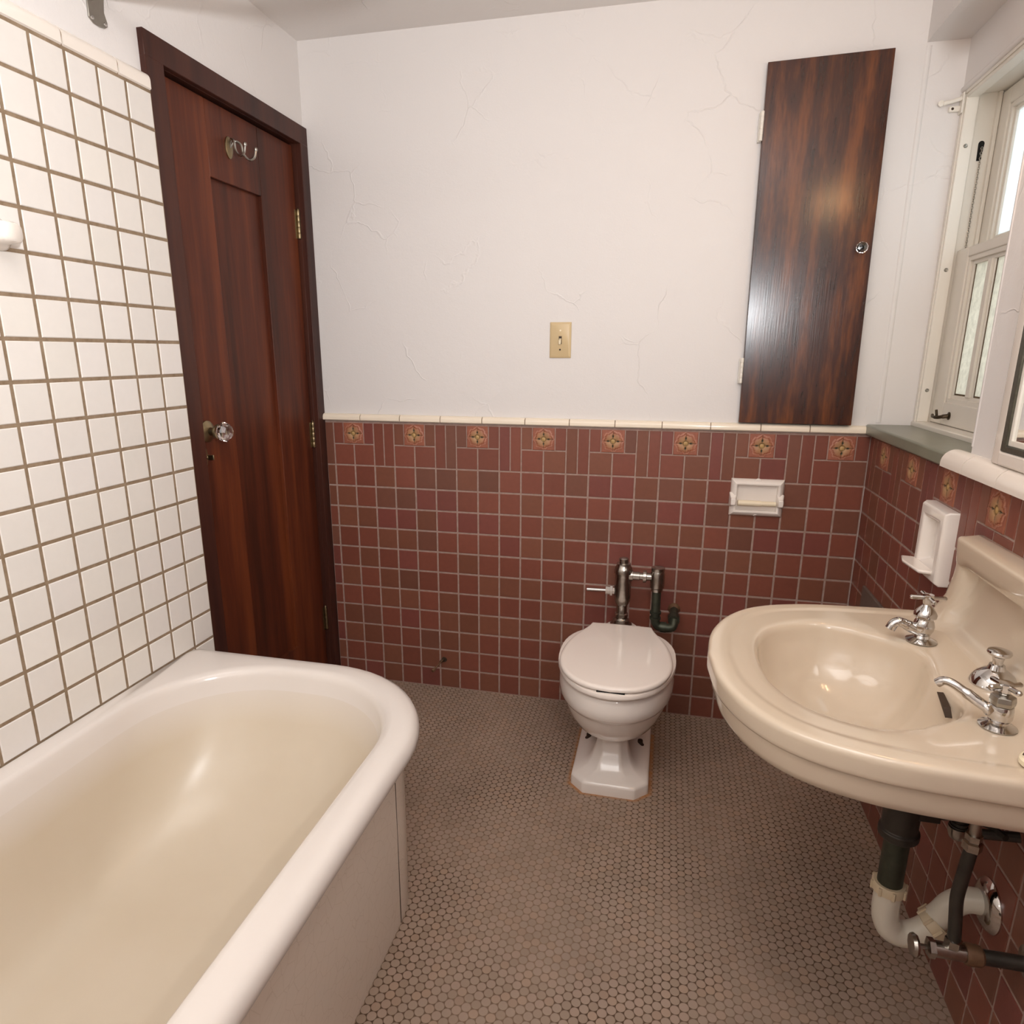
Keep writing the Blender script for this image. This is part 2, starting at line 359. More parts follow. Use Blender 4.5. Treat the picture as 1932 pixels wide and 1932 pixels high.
def flower_mesh():
    bm = NB(); lay = bm.loops.layers.float_color.new('tile_color'); n = 44; h = 0.5 * U - 0.0016
    def f(s, t):
        r = math.hypot(s, t); a = math.atan2(t, s)
        rim = 0.86 + 0.05 * math.sin(8 * a + 1.0) + 0.025 * math.sin(19 * a + 2)
        z = 0.0; c = Vector((0.36, 0.125, 0.065))
        if r < rim:
            # petals lie on the diagonals, slots on the axes
            da = abs(((a + PI / 4) % (PI / 2)) - PI / 4)      # distance from the nearest axis
            pet = math.sin(min(1, da / (PI / 4)) * PI / 2)
            z = 0.0016 + 0.0028 * pet * math.sin(min(1, (r - 0.15) / 0.75) * PI) if r > 0.2 else 0.001
            k = max(0, min(1, (r - 0.2) / 0.6)); c = Vector((0.44, 0.26, 0.125)).lerp(Vector((0.40, 0.155, 0.09)), k ** 1.3)
            w = da * r
            if r > 0.22 and w < 0.022: c = Vector((0.12, 0.05, 0.02)); z -= 0.001
            if 0.30 < r < 0.58 and w < 0.075 * math.sin((r - 0.30) / 0.28 * PI): c = Vector((0.035, 0.04, 0.022)); z = -0.0008
            if abs(r - (rim - 0.12)) < 0.028: c = Vector((0.24, 0.055, 0.022)); z -= 0.0008
            if 0.17 < r < 0.25: c = Vector((0.21, 0.12, 0.04)); z = 0.0006
            if r <= 0.17: c = Vector((0.52, 0.33, 0.13)); z = 0.0026 - 0.002 * (r / 0.17) ** 2
        elif abs(r - rim) < 0.05: z = 0.0018; c = Vector((0.50, 0.24, 0.17))
        else: z = 0.0006; c = Vector((0.33, 0.11, 0.065))
        return z, c
    V = {}
    for i in range(n + 1):
        for j in range(n + 1):
            s = -1 + 2 * i / n; t = -1 + 2 * j / n; z, c = f(s, t)
            if i in (0, n) or j in (0, n): z = 0
            V[i, j] = (bm.verts.new((s * h, -z - 0.0006, t * h)), c)
    for i in range(n):
        for j in range(n):
            q = [V[i, j], V[i + 1, j], V[i + 1, j + 1], V[i, j + 1]]
            fc = bm.faces.new([a[0] for a in q])
            for lp, a in zip(fc.loops, q): lp[lay] = (*a[1], 1)
    back = [bm.verts.new((s * h, 0.003, t * h)) for s, t in ((-1, -1), (1, -1), (1, 1), (-1, 1))]
    cs = [V[0, 0][0], V[n, 0][0], V[n, n][0], V[0, n][0]]
    edges = [[V[i, 0][0] for i in range(n + 1)], [V[n, j][0] for j in range(n + 1)], [V[i, n][0] for i in range(n, -1, -1)], [V[0, j][0] for j in range(n, -1, -1)]]
    for k in range(4):
        f = bm.faces.new(edges[k] + [back[(k + 1) % 4], back[k]])
        for lp in f.loops: lp[lay] = (0.36, 0.125, 0.065, 1)
    bmesh.ops.recalc_face_normals(bm, faces=bm.faces)
    me = bpy.data.meshes.new('flower_tile'); bm.to_mesh(me); bm.free(); me.materials.append(M['flower'])
    for p in me.polygons: p.use_smooth = True
    return me
FLOWER = flower_mesh()
def pattern(a_end, start, first=None):
    """rects in wall units: (a0,a1,z0,z1,gap) and the flower centres; a grows away from the corner"""
    R = []; F = []; k = start
    if first:
        R += [(0, start / 2, 11, 13, 0.0025), (start / 2, start, 11, 13, 0.0025)]
    while k < a_end:
        def put(a0, a1, z0, z1, g=None):
            if a0 < a_end - 0.02: R.append((a0, min(a1, a_end), z0, z1, g))
        put(k, k + .5, 12, 13, 0.0035); put(k + 1.5, k + 2, 12, 13, 0.0035)
        if k + 1.5 <= a_end: F.append(k + 1)
        put(k, k + 1, 11, 12, 0.0045); put(k + 1, k + 2, 11, 12, 0.0045)
        put(k + 2, k + 2.5, 11, 13, 0.0035); put(k + 2.5, k + 3, 11, 13, 0.0035)
        k += 3
    c = 0; edges = [0.0] + ([start] if first else [])
    while edges[-1] < a_end - 1e-6: edges.append(min(edges[-1] + 1, a_end))
    for a0, a1 in zip(edges[:-1], edges[1:]):
        for z in range(11): R.append((a0, a1, z, z + 1, None))
    return R, F
H_CEIL = 2.256
# ================================================================== structure
# ---- floor
bm = NB(); box(bm, -1.98, 0.02, -2.86, 0.02, -0.06, 0.0); fl = finish('floor', bm, M['floor'], smooth=False); tag(fl, kind='structure')
bm = NB(); box(bm, -1.98, 0.0, -2.86, 0.10, H_CEIL, H_CEIL + 0.08); ce = finish('ceiling', bm, M['ceil'], smooth=False); tag(ce, kind='structure')
# ---- back wall
bm = NB(); box(bm, -1.98, 0.34, 0.005, 0.12, 0.0, H_CEIL); wb = finish('wall_back', bm, M['plaster'], smooth=False); tag(wb, kind='structure')
def child(o, parent): o.parent = parent; return o
LEFT_END = 23.44
R, F = pattern(LEFT_END, 0)
bm = NB(); lay = bm.loops.layers.float_color.new('tile_color')
tile_layer(bm, lay, [(a0 * U, a1 * U, z0 * U, z1 * U, g) for a0, a1, z0, z1, g in R], lambda a, z, d: (-a, d, z), 0.0056, redcol)
box(bm, -LEFT_END * U, 0.0, 0.0016, 0.008, 0.0, 13.06 * U, 1)
o = finish('wall_tile', bm, [M['redtile'], M['redgrout']], wb, smooth=False)
def flowers(spots, parent, rot):
    for i, p in enumerate(spots):
        o = bpy.data.objects.new('flower_tile', FLOWER); COL.objects.link(o); o.location = p; o.rotation_euler = (0, 0, rot); o.parent = parent
flowers([(-a * U, 0, 12.5 * U) for a in F], wb, 0)
# cap of cream bullnose tiles
def cap_row(name, a_list, z0, z1, to3, mat, parent, proud=0.014, back=0.006, gap=0.003):
    bm = NB(); h = z1 - z0
    prof = [(-back, 0), (proud * .75, 0.0), (proud, 0.003)] + [(proud * math.cos(t) if t < PI / 2 else 0, h - proud + proud * math.sin(t)) for t in [i * PI / 16 for i in range(0, 9)]] + [(-back, h)]
    for a0, a1 in zip(a_list[:-1], a_list[1:]):
        loft(bm, [[Vector(to3(a0 + gap / 2, d, z0 + z)) for d, z in prof], [Vector(to3(a1 - gap / 2, d, z0 + z)) for d, z in prof]], True, True, True, 0)
    prof2 = [(-back, .001), (proud * .72, .001)] + [((proud - .002) * math.cos(t), h - proud + (proud - .002) * math.sin(t)) for t in [i * PI / 16 for i in range(0, 9)]] + [(-back, h - .002)]
    loft(bm, [[Vector(to3(a_list[0], d, z0 + z)) for d, z in prof2], [Vector(to3(a_list[-1], d, z0 + z)) for d, z in prof2]], True, True, True, 1)
    return finish(name, bm, [mat, M['browngrout']], parent)
cuts = [0.017, 0.017 + 0.1635]
while cuts[-1] < LEFT_END * U - 0.17: cuts.append(cuts[-1] + 0.1455 if len(cuts) < 3 else cuts[-1] + 0.153)
cuts.append(LEFT_END * U)
cap_row('cap_trim', cuts, 13.1 * U, 13.1 * U + 0.024, lambda a, d, z: (-a, -d, z), M['captile'], wb)
# faint crack ridges are in the plaster material
# ---- left wall with door opening
XW = -1.865
bm = NB()
box(bm, XW - .10, XW, -2.86, -0.70, 0, H_CEIL); box(bm, XW - .10, XW, -0.70, 0.02, 1.965, H_CEIL); box(bm, XW - .10, XW, -0.02, 0.02, 0, 1.965); box(bm, XW - .115, XW - .098, -0.75, 0.02, 0, 2.0)  # last box: unseen backing added behind the door to block leaking sky light
wl = finish('wall_left', bm, M['plaster'], smooth=False); tag(wl, kind='structure')
XT = -1.845; p_ = 0.08111; zt = 1.8657; yc = -0.7397
bm = NB(); lay = bm.loops.layers.float_color.new('tile_color'); rects = []
for c in range(24):
    for r in range(18): rects.append((c * p_, (c + 1) * p_, zt - (r + 1) * p_, zt - r * p_, None))
tile_layer(bm, lay, rects, lambda a, z, d: (XT - d, yc - a, z), 0.0066, whitecol, depth=0.0022, bev=0.0022)
box(bm, XW - .002, XT - 0.0016, yc - 24 * p_, yc - 0.0015, 0.405, zt + 0.004, 1)
finish('wall_tile', bm, [M['whitetile'], M['browngrout']], wl, smooth=False)
cap_row('cap_trim', [0.0] + [0.146 * k + 0.146 - 0.045 for k in range(12)] + [1.94], zt + 0.003, zt + 0.040, lambda a, d, z: (XT + 0.0 + (d - 0.015), yc - a, z), M['captile_w'], wl, proud=0.017, back=0.004, gap=0.0045)
# ---- wall behind the camera
bm = NB(); box(bm, -1.98, 0.10, -2.86, -2.76, 0, H_CEIL); o = finish('wall_front', bm, M['plaster'], smooth=False); tag(o, kind='structure')
# ---- right wall (tiled below, plaster pier, window recess)
ZS = 13 * U
bm = NB()
box(bm, 0.004, 0.34, -2.86, 0.005, 0, ZS)                        # lower wall
box(bm, 0.004, 0.34, -2.86, -0.700, ZS, H_CEIL)                 # pier and mirror wall
box(bm, 0.004, 0.34, -0.700, 0.02, 2.088, H_CEIL + .0)           # over the recess
box(bm, 0.109, 0.34, -0.700, 0.02, 1.962, 2.088)                 # apron over the window head
box(bm, 0.255, 0.34, -0.700, 0.02, ZS, 1.06)
wr = finish('wall_right', bm, M['plaster'], smooth=False); tag(wr, kind='structure')
R, F = pattern(34.5, 0.96, True)
bm = NB(); lay = bm.loops.layers.float_color.new('tile_color')
tile_layer(bm, lay, [(a0 * U, a1 * U, z0 * U, z1 * U, g) for a0, a1, z0, z1, g in R], lambda a, z, d: (d, -a, z), 0.0056, redcol)
box(bm, 0.0016, 0.008, -34.5 * U, -0.0, 0.0, 13.06 * U, 1)
finish('wall_tile', bm, [M['redtile'], M['redgrout']], wr, smooth=False)
flowers([(0, -a * U, 12.5 * U) for a in F if a < 24], wr, -PI / 2)
# rounded plaster edges: soft bead at the recess arris
bm = NB(); tube(bm, [(0.012, -0.70, ZS + .06), (0.012, -0.70, 2.088)], 0.0095, 12); finish('plaster_arris', bm, M['plaster'], wr)
bm = NB(); tube(bm, [(0.0150, 0.0125, 1.07), (0.0100, 0.0125, 2.08)], 0.0105, 20); finish('plaster_bead', bm, M['plaster'], wr)
bm = NB(); tube(bm, [(0.109, 0.0, 1.965), (0.109, -0.70, 1.965)], 0.0075, 12); finish('plaster_arris', bm, M['plaster'], wr)
cap_row('cap_trim', [0.640, 0.752, 0.905, 1.058, 1.211, 1.364, 1.517, 1.67, 1.82, 1.97, 2.12, 2.27, 2.42, 2.57, 2.72], 13.08 * U, 13.08 * U + 0.040, lambda a, d, z: (-d, -a, z), M['captile_w'], wr, proud=0.030, back=0.004)
# upright bullnose beside the mirror, and the ledge tile under it
bm = NB(); loft(bm, [[Vector((x, y, z)) for x, y in [(0.004, -0.822), (-0.006, -0.824), (-0.011, -0.830), (-0.013, -0.838), (-0.013, -0.862), (0.004, -0.862)]] for z in (13.08 * U + 0.040, 1.80)], True, True, True)
finish('side_trim', bm, M['captile_w'], wr, bevel=0.002)
bm = NB(); box(bm, -0.016, 0.004, -1.60, -0.862, 13.08 * U + .0395, 13.08 * U + .066); finish('ledge_trim', bm, M['captile_w'], wr, bevel=0.005, seg=3)
# ---- window
w1 = thing('window_1', (0.15, -0.35, 1.06), kind='structure')
P_ = M['paint']
# slate sill shelf
bm = NB(); rings = []
for z, ins in ((ZS + 0.006, 0.004), (ZS + 0.009, 0.0), (ZS + 0.033, 0.0), (ZS + 0.037, 0.004)):
    rings.append([Vector((x, y, z)) for x, y in ((0.116, 0.002), (-0.019 + ins, 0.002), (-0.021 + ins, -0.02), (-0.021 + ins, -0.615 + ins), (-0.016 + ins, -0.637 + ins), (0.006 + ins * .3, -0.690 + ins), (0.03, -0.698), (0.116, -0.698))])
loft(bm, rings, True, True, True); finish('window_sill', bm, M['slate'], w1, bevel=0.0015)
# stool, jambs, head
bm = NB(); box(bm, 0.104, 0.20, -0.698, 0.002, 1.062, 1.077); finish('stool', bm, P_, w1, bevel=0.003)
YJ = -0.012
bm = NB(); box(bm, 0.109, 0.255, YJ, 0.003, 1.077, 1.960); finish('side_jamb', bm, P_, w1, smooth=False)
bm = NB(); box(bm, 0.109, 0.255, -0.700, -0.680, 1.077, 1.960); finish('side_jamb', bm, P_, w1, smooth=False)
bm = NB(); box(bm, 0.109, 0.255, -0.698, 0.003, 1.950, 1.966); finish('head_jamb', bm, P_, w1, smooth=False)
bm = NB(); box(bm, 0.112, 0.143, YJ - 0.009, YJ + 0.001, 1.077, 1.950); sbd = finish('stop_bead', bm, P_, w1, bevel=0.002)
for z in (1.17, 1.505, 1.822):
    bm = NB(); lathe(bm, [(0.0052, 0), (0.0052, 0.0012), (0.0044, 0.002), (0.0040, 0.0008), (0.0034, 0.0006), (0.003, 0.0018), (0.0, 0.0020)], (0.127, YJ - 0.009, z), (0, -1, 0), 16)
    finish('screw', bm, M['nickel'], sbd)
bm = NB(); box(bm, 0.112, 0.143, -0.69, YJ - 0.009, 1.940, 1.951); finish('head_stop', bm, P_, w1, bevel=0.002)
bm = NB(); box(bm, 0.188, 0.197, YJ - 0.012, YJ + 0.001, 1.09, 1.950); finish('parting_bead', bm, P_, w1, bevel=0.0015)
# pulley slot with chain
bm = NB(); rings = []
sl = [(0.0075 * math.cos(t), 0.0075 * math.sin(t)) for t in [i * PI / 8 for i in range(9)]] + [(-0.0065, -0.042), (0.0035, -0.042)]
loft(bm, [[Vector((0.168 + x, YJ - d, 1.827 + z)) for x, z in sl] for d in (-.0005, .0006)], True, True, True); finish('pulley_slot', bm, M['black'], w1, smooth=False)
bm = NB(); z = 1.815; k = 0
while z > 1.56:
    cx = 0.1695; y = YJ - 0.004
    ring = []
    for i in range(9):
        t = 2 * PI * i / 8; a = 0.0024 * math.cos(t); b = 0.0042 * math.sin(t)
        ring.append((cx + (a if k % 2 == 0 else 0), y + (0 if k % 2 == 0 else a), z + b))
    tube(bm, ring, 0.0008, 6, 0, False); z -= 0.0062; k += 1
finish('sash_chain', bm, M['nickel'], w1)
def sash(name, x0, x1, y0, y1, z0, z1, st, rb, rt, munt, glass, putty):
    t = finish_empty = None
    bm = NB()
    box(bm, x0, x1, y0, y0 + st, z0, z1); box(bm, x0, x1, y1 - st, y1, z0, z1)
    box(bm, x0, x1, y0 + st, y1 - st, z0, z0 + rb); box(bm, x0, x1, y0 + st, y1 - st, z1 - rt, z1)
    fr = finish(name, bm, P_, w1, bevel=0.003)
    # moulded inner lip
    gy0, gy1, gz0, gz1 = y0 + st, y1 - st, z0 + rb, z1 - rt
    bm = NB()
    for (a, b, d) in ((0.0, 0.012, 0.004), (0.012, 0.022, 0.011)):
        xx = x0 + d
        box(bm, xx, x1 - .002, gy0 + a - .002, gy0 + b, gz0 + a, gz1 - a); box(bm, xx, x1 - .002, gy1 - b, gy1 - a + .002, gz0 + a, gz1 - a)
        box(bm, xx, x1 - .002, gy0 + b, gy1 - b, gz0 + a - .002, gz0 + b); box(bm, xx, x1 - .002, gy0 + b, gy1 - b, gz1 - b, gz1 - a + .002)
    finish('moulding', bm, P_, fr, bevel=0.0015)
    g = 0.022
    for my in munt:
        bm = NB(); box(bm, x0 + 0.006, x1 - 0.002, my - 0.012, my + 0.012, gz0 + g - .002, gz1 - g + .002); box(bm, x0 + 0.012, x1 - .002, my - 0.018, my + 0.018, gz0 + g - .002, gz1 - g + .002); finish('muntin', bm, P_, fr, bevel=0.002)
    es = [gy0 + g] + [m for m in sorted(munt)] + [gy1 - g]
    for i in range(len(es) - 1):
        a = es[i] + (0.018 if i > 0 else 0); b = es[i + 1] - (0.018 if i < len(es) - 2 else 0)
        bm = NB(); box(bm, x0 + 0.017, x0 + 0.021, a - .002, b + .002, gz0 + g - .002, gz1 - g + .002); finish('pane', bm, glass, fr, smooth=False)
        if putty:
            bm = NB(); box(bm, x0 + 0.0158, x0 + 0.0172, b - 0.0035, b, gz0 + g, gz1 - g); box(bm, x0 + 0.0158, x0 + 0.0172, a, b, gz0 + g, gz0 + g + 0.0045); finish('putty_line', bm, M['puttydark'], fr, smooth=False)
    return fr
lo = sash('lower_sash', 0.150, 0.184, -0.672, YJ - 0.002, 1.078, 1.556, 0.082, 0.062, 0.026, [-0.226, -0.345, -0.464], M['glass_lo'], True)
up = sash('upper_sash', 0.198, 0.232, -0.672, YJ - 0.002, 1.530, 1.946, 0.056, 0.030, 0.042, [], M['glass_up'], False)
# sash lift
bm = NB(); lathe(bm, [(0.011, 0), (0.011, 0.002), (0.006, 0.004), (0, 0.004)], (0.1500, -0.150, 1.106), (-1, 0, 0), 16)
tube(bm, spline([(0.150, -0.150, 1.106), (0.138, -0.146, 1.104), (0.128, -0.130, 1.100), (0.124, -0.108, 1.100), (0.127, -0.094, 1.104)], 6), [0.006] * 8 + [0.005] * 8 + [0.004] * 9, 10)
tube(bm, [(0.128, -0.125, 1.101), (0.124, -0.126, 1.121)], 0.0035, 8)
finish('sash_lift', bm, M['bronze'], w1)

# ---- trim round the door, door_1
def boxobj(name, x0, x1, y0, y1, z0, z1, mat, parent, bev=0.002):
    bm = NB(); box(bm, x0, x1, y0, y1, z0, z1); return finish(name, bm, mat, parent, bevel=bev)
t1 = thing('trim_1', (XW, -0.36, 0), kind='structure')
XF = -1.850
boxobj('casing', XW - .004, XF, -0.742, -0.680, 0, 1.945, M['trimwood'], t1)
boxobj('casing', XW - .004, XF, -0.044, 0.004, 0, 1.945, M['trimwood'], t1)
boxobj('casing', XW - .004, XF, -0.742, 0.004, 1.943, 2.000, M['trimwood'], t1)
boxobj('jamb', XW - .09, XW - .003, -0.702, -0.680, 0, 1.965, M['trimwood'], t1, 0.001)
boxobj('jamb', XW - .09, XW - .003, -0.044, -0.018, 0, 1.965, M['trimwood'], t1, 0.001)
boxobj('jamb', XW - .09, XW - .003, -0.680, -0.044, 1.943, 1.966, M['trimwood'], t1, 0.001)
d1 = thing('door_1', (-1.90, -0.36, 0), kind='structure')
X1 = -1.880; X0 = X1 - 0.035; YA, YB = -0.677, -0.050
boxobj('stile', X0, X1, YA, -0.497, 0.012, 1.936, M['doorwood'], d1)
boxobj('stile', X0, X1, -0.252, YB, 0.012, 1.936, M['doorwood'], d1)
boxobj('rail', X0, X1, -0.497, -0.252, 1.742, 1.936, M['doorwood'], d1)
boxobj('rail', X0, X1, -0.497, -0.252, 0.012, 0.235, M['doorwood'], d1)
boxobj('panel', X0 + .01, X1 - 0.013, -0.500, -0.249, 0.230, 1.748, M['doorwood'], d1, 0)
for z in (1.695, 0.983, 0.264):
    bm = NB(); box(bm, X1 - 0.003, X1 + 0.002, -0.062, -0.046, z - .045, z + .045)
    for k in range(5): lathe(bm, [(0.0058, 0), (0.0062, 0.001), (0.0062, 0.0165), (0.0058, 0.0178)], (X1 + 0.006, -0.0475, z - 0.045 + 0.018 * k), (0, 0, 1), 14)
    lathe(bm, [(0.004, 0), (0.005, .003), (0.0, .009)], (X1 + .006, -.0475, z + .045), (0, 0, 1), 12)
    finish('hinge', bm, M['brass'], d1, bevel=0.0005)
# knob
bm = NB(); KY, KZ = -0.628, 1.058
lathe(bm, [(0.030, 0), (0.030, 0.003), (0.024, 0.007), (0.012, 0.012), (0.010, 0.024), (0.017, 0.028), (0.021, 0.034), (0.020, 0.038), (0, 0.038)], (X1, KY, KZ), (1, 0, 0), 28)
kn = finish('knob_rose', bm, M['brass'], d1)
bm = NB(); lathe(bm, [(0.012, 0.0), (0.020, 0.005), (0.0275, 0.014), (0.0275, 0.022), (0.019, 0.034), (0.010, 0.037), (0, 0.037)], (X1 + 0.038, KY, KZ), (1, 0, 0), 8)
finish('crystal_knob', bm, M['crystal'], kn, smooth=False)
bm = NB(); pr = [(0, .030), (.009, .020), (.012, .006), (.010, -.010), (.006, -.022), (0, -.032), (-.006, -.022), (-.010, -.010), (-.012, .006), (-.009, .020)]
loft(bm, [[Vector((X1 + d, -0.650 + a, 0.988 + b)) for a, b in pr] for d in (-.001, 0.003)], True, True, True)
tube(bm, [(X1, -0.650, 0.988), (X1 + .012, -0.650, 0.988)], 0.005, 10); box(bm, X1 + .010, X1 + .030, -0.652, -0.648, 0.981, 0.995)
finish('thumb_turn', bm, M['brass'], d1, bevel=0.001)
# room side hook
hk = thing('robe_hook', (X1, -0.40, 1.83), 'tarnished double robe hook screwed to the top rail of the brown door', 'hook')
bm = NB(); el = [(0.017 * math.cos(t), 0.029 * math.sin(t)) for t in [i * PI / 12 for i in range(24)]]
loft(bm, [[Vector((X1 + d, -0.402 + a * s, 1.838 + b * s)) for a, b in el] for d, s in ((0, 1), (0.003, 1), (0.006, .8), (0.007, .3))], True, True, True); finish('back_plate', bm, M['brass'], hk)
for s in (-1, 1):
    bm = NB(); tube(bm, spline([(X1 + .004, -0.402, 1.838), (X1 + .016, -0.402 + .010 * s, 1.856), (X1 + .030, -.402 + .016 * s, 1.848), (X1 + .034, -.402 + .018 * s, 1.826), (X1 + .048, -.402 + .022 * s, 1.810), (X1 + .064, -.402 + .025 * s, 1.815), (X1 + .070, -.402 + .026 * s, 1.834)], 6), 0.0034, 10)
    lathe(bm, [(0, -.006), (.0045, -.004), (.0058, 0), (.0045, .004), (0, .006)], (X1 + .070, -.402 + .026 * s, 1.836), (0, 0, 1), 12); finish('prong', bm, M['nickel'], hk)

# ================================================================== linen cupboard door on the back wall
cb = thing('cupboard_door', (-0.24, 0, 1.06), 'tall glossy dark mahogany cupboard door set in the white back wall', 'cupboard door')
bm = NB(); v = []
pts = [(-0.395, 1.062), (-0.068, 1.062), (-0.080, 2.071), (-0.402, 2.067)]
loft(bm, [[Vector((x, 0.004, z)) for x, z in pts], [Vector((x, -0.018 - 0.0095 * (x + 0.40) / 0.32, z)) for x, z in pts]], True, True, True); cp = finish('door_panel', bm, M['cabwood'], cb, bevel=0.0015)
for z, x in ((1.905, -0.404), (1.222, -0.400)):
    bm = NB(); box(bm, x - .008, x + .002, -0.010, 0.004, z - .038, z + .038)
    for k in range(5): lathe(bm, [(.0045, 0), (.005, .001), (.005, .014), (.0045, .0152)], (x - .001, -0.021, z - .038 + .0154 * k), (0, 0, 1), 12)
    finish('hinge', bm, M['paint'], cb)
bm = NB(); lathe(bm, [(.010, 0), (.010, .003), (.006, .006), (.005, .014), (0, .014)], (-0.106, -0.0265, 1.568), (0, -1, 0), 20); kb = finish('knob', bm, M['bronze'], cb)
bm = NB(); lathe(bm, [(.007, 0), (.014, .004), (.0165, .010), (.012, .018), (0, .020)], (-0.106, -0.0405, 1.568), (0, -1, 0), 10); finish('glass_knob_head', bm, M['crystal'], kb, smooth=False)
boxobj('latch', -0.086, -0.074, -0.024, -0.002, 1.558, 1.573, M['bronze'], cb, 0.001)
# ================================================================== light switch
sw = thing('light_switch', (-0.977, 0.004, 1.316), 'ivory plastic toggle light switch plate on the white back wall', 'light switch')
bm = NB(); x0, x1, z0, z1 = -1.012, -0.941, 1.259, 1.373
loft(bm, [[Vector((x, y, z)) for x, z in ((x0 + i, z0 + i), (x1 - i, z0 + i), (x1 - i, z1 - i), (x0 + i, z1 - i))] for y, i in ((.005, 0), (0.001, 0), (-0.0035, .007))], True, True, True)
finish('switch_plate', bm, M['ivory'], sw, bevel=0.0012)
boxobj('toggle_slot', -0.9815, -0.9715, -0.0038, 0.0, 1.3035, 1.3285, M['rustdk'], sw, 0)
bm = NB(); loft(bm, [[Vector((-0.9765 + a * .0036, y, z + b * .0065)) for a, b in ((-1, -1), (1, -1), (1, 1), (-1, 1))] for y, z in ((-.002, 1.316), (-.014, 1.309))], True, True, True); finish('toggle', bm, M['ivory2'], sw, bevel=0.001)
for z, m in ((1.3465, 'ivory2'), (1.2855, 'rustdk')):
    bm = NB(); lathe(bm, [(.003, 0), (.003, .0008), (0, .0012)], (-0.9765, -0.0035, z), (0, -1, 0), 12); finish('screw', bm, M[m], sw)

# ================================================================== toilet paper holder
tp = thing('toilet_paper_holder', (-0.317, 0, 0.815), 'cream ceramic recessed toilet paper holder with empty roller, in the red tiles', 'toilet paper holder')
a0, a1, b0, b1 = -0.400, -0.236, 0.757, 0.880
bm = NB()
def rect(i, y, dz=0): return [Vector((x, y, z + dz)) for x, z in ((a0 + i, b0 + i), (a1 - i, b0 + i), (a1 - i, b1 - i), (a0 + i, b1 - i))]
loft(bm, [rect(0, .002), rect(0, -.004), rect(.005, -.013), rect(.014, -.019), rect(.019, -.017), rect(.0215, -.003), rect(.028, -.0012)], True, False, True)
lathe(bm, [(0, 0), (.012, 0), (.010, .004), (0, .004)], (-0.318, -0.010, b1 - .008), (0, -1, 0), 12)
lathe(bm, [(0, 0), (.010, 0), (.006, .004), (0, .004)], (-0.318, -0.011, b0 + .008), (0, -1, 0), 3)
fr_ = finish('ceramic_frame', bm, M['china'], tp, bevel=0.001)
for s, x in ((1, a0 + .009), (-1, a1 - .009)):
    bm = NB(); loft(bm, [[Vector((x + dx, y, 0.812 + z * 1.05)) for dx, z in ((-.012, -.024), (.010, -.024), (.012, 0), (.010, .020), (-.012, .022))] if y > -.02 else [Vector((x + dx, y, 0.808 + z)) for dx, z in ((-.008, -.013), (.007, -.013), (.008, 0), (.007, .010), (-.008, .010))] for y in (0, -.012, -.026, -.034)], True, True, True)
    finish('roller_arm', bm, M['china'], tp, bevel=0.003, seg=3)
bm = NB(); lathe(bm, [(.004, 0), (.0095, .001), (.0095, .073), (.0082, .0735), (.0082, .117), (.004, .118)], (-0.377, -0.024, 0.803), (1, 0, 0), 24); finish('roller', bm, M['roller'], tp)

# ================================================================== rusty stub on the tile
ds = thing('door_stop', (-1.40, 0, 0.12), 'small rusty broken pipe stub sticking out of red tile near the floor', 'pipe stub')
bm = NB(); lathe(bm, [(.011, 0), (.010, .002), (0, .0025)], (-1.405, 0, .118), (0, -1, 0), 16); lathe(bm, [(.0055, 0), (.0055, .02), (0, .021)], (-1.408, 0, .119), (-.3, -1, -.2), 12); finish('flange', bm, M['rustdk'], ds)
bm = NB(); tube(bm, [(-1.409, -.012, .120), (-1.420, -.040, .108), (-1.428, -.058, .100)], [.0035, .0035, .004], 10); tube(bm, [(-1.427, -.056, .101), (-1.431, -.066, .097)], [.0075, .0065], 8); finish('spike', bm, M['rust'], ds)

# ================================================================== bathtub
tb = thing('bathtub', (-1.47, -1.6, 0), 'white enamelled built-in bathtub with rolled rim and rounded corner, beside tiled wall', 'bathtub')
TX0, TX1, TY0, TY1 = -1.8440, -1.098, -2.56, -0.808; ZR = 0.487
def outr(i, z, r=0.325): return rrect(TX0 + min(i, 0.0) * 0 + (i if i > 0 else 0) * .0, TX1 - i, TY0 + i, TY1 - i, [0.06, max(r - i, .05), 0.02, 0.02], z, 14, 8)
def inr(i, z, e=0.0, s=0.0):
    r = min(0.27 - i * .3, (-1.172 - i + 1.797 - i * .55) / 2 - .012)
    return rrect(-1.797 + i * .55, -1.172 - i, -2.46 + i + s, -0.878 - i - e, [min(.2, r), r, r, min(.2, r)], z, 14, 8)
bm = NB()
rings = [outr(.050, .428), outr(.030, .430), outr(.010, .438), outr(.0, .452), outr(.0, .466), outr(.006, .479), outr(.018, .486), outr(.034, ZR)]
rings2 = [inr(-.016, ZR), inr(-.006, .4845), inr(.001, .477), inr(.006, .464), inr(.012, .43)]
R1 = loft(bm, rings + rings2, True, False, False, 0)
r3 = [inr(.012, .43), inr(.022, .38, .012), inr(.036, .31, .035), inr(.052, .24, .07), inr(.078, .185, .115, .02), inr(.115, .148, .16, .04), inr(.165, .132, .19, .06), inr(.215, .126, .22, .1)]
loft(bm, r3, True, False, True, 1)
bmesh.ops.remove_doubles(bm, verts=bm.verts, dist=1e-5)
finish('tub_shell', bm, [M['enamel'], M['enamel_in']], tb, angle=75)
# drain in the tub floor is out of view; apron panels
def apron(i, z): return rrect(-1.842, -1.146 - i, -2.52, -0.858 - i, [0.02, .245 - i, .03, .02], z, 16, 10)
bm = NB(); A = [apron(0, 0.0), apron(0, .03), apron(-.001, .25), apron(0, .42), apron(0, .440)]
loft(bm, A, True, False, False); finish('apron', bm, M['apron'], tb, angle=60)
bm = NB(); box(bm, -1.1500, -1.1446, -1.1060, -1.1046, 0.001, .436); finish('apron_seam', bm, M['rustdk'], tb, smooth=False)

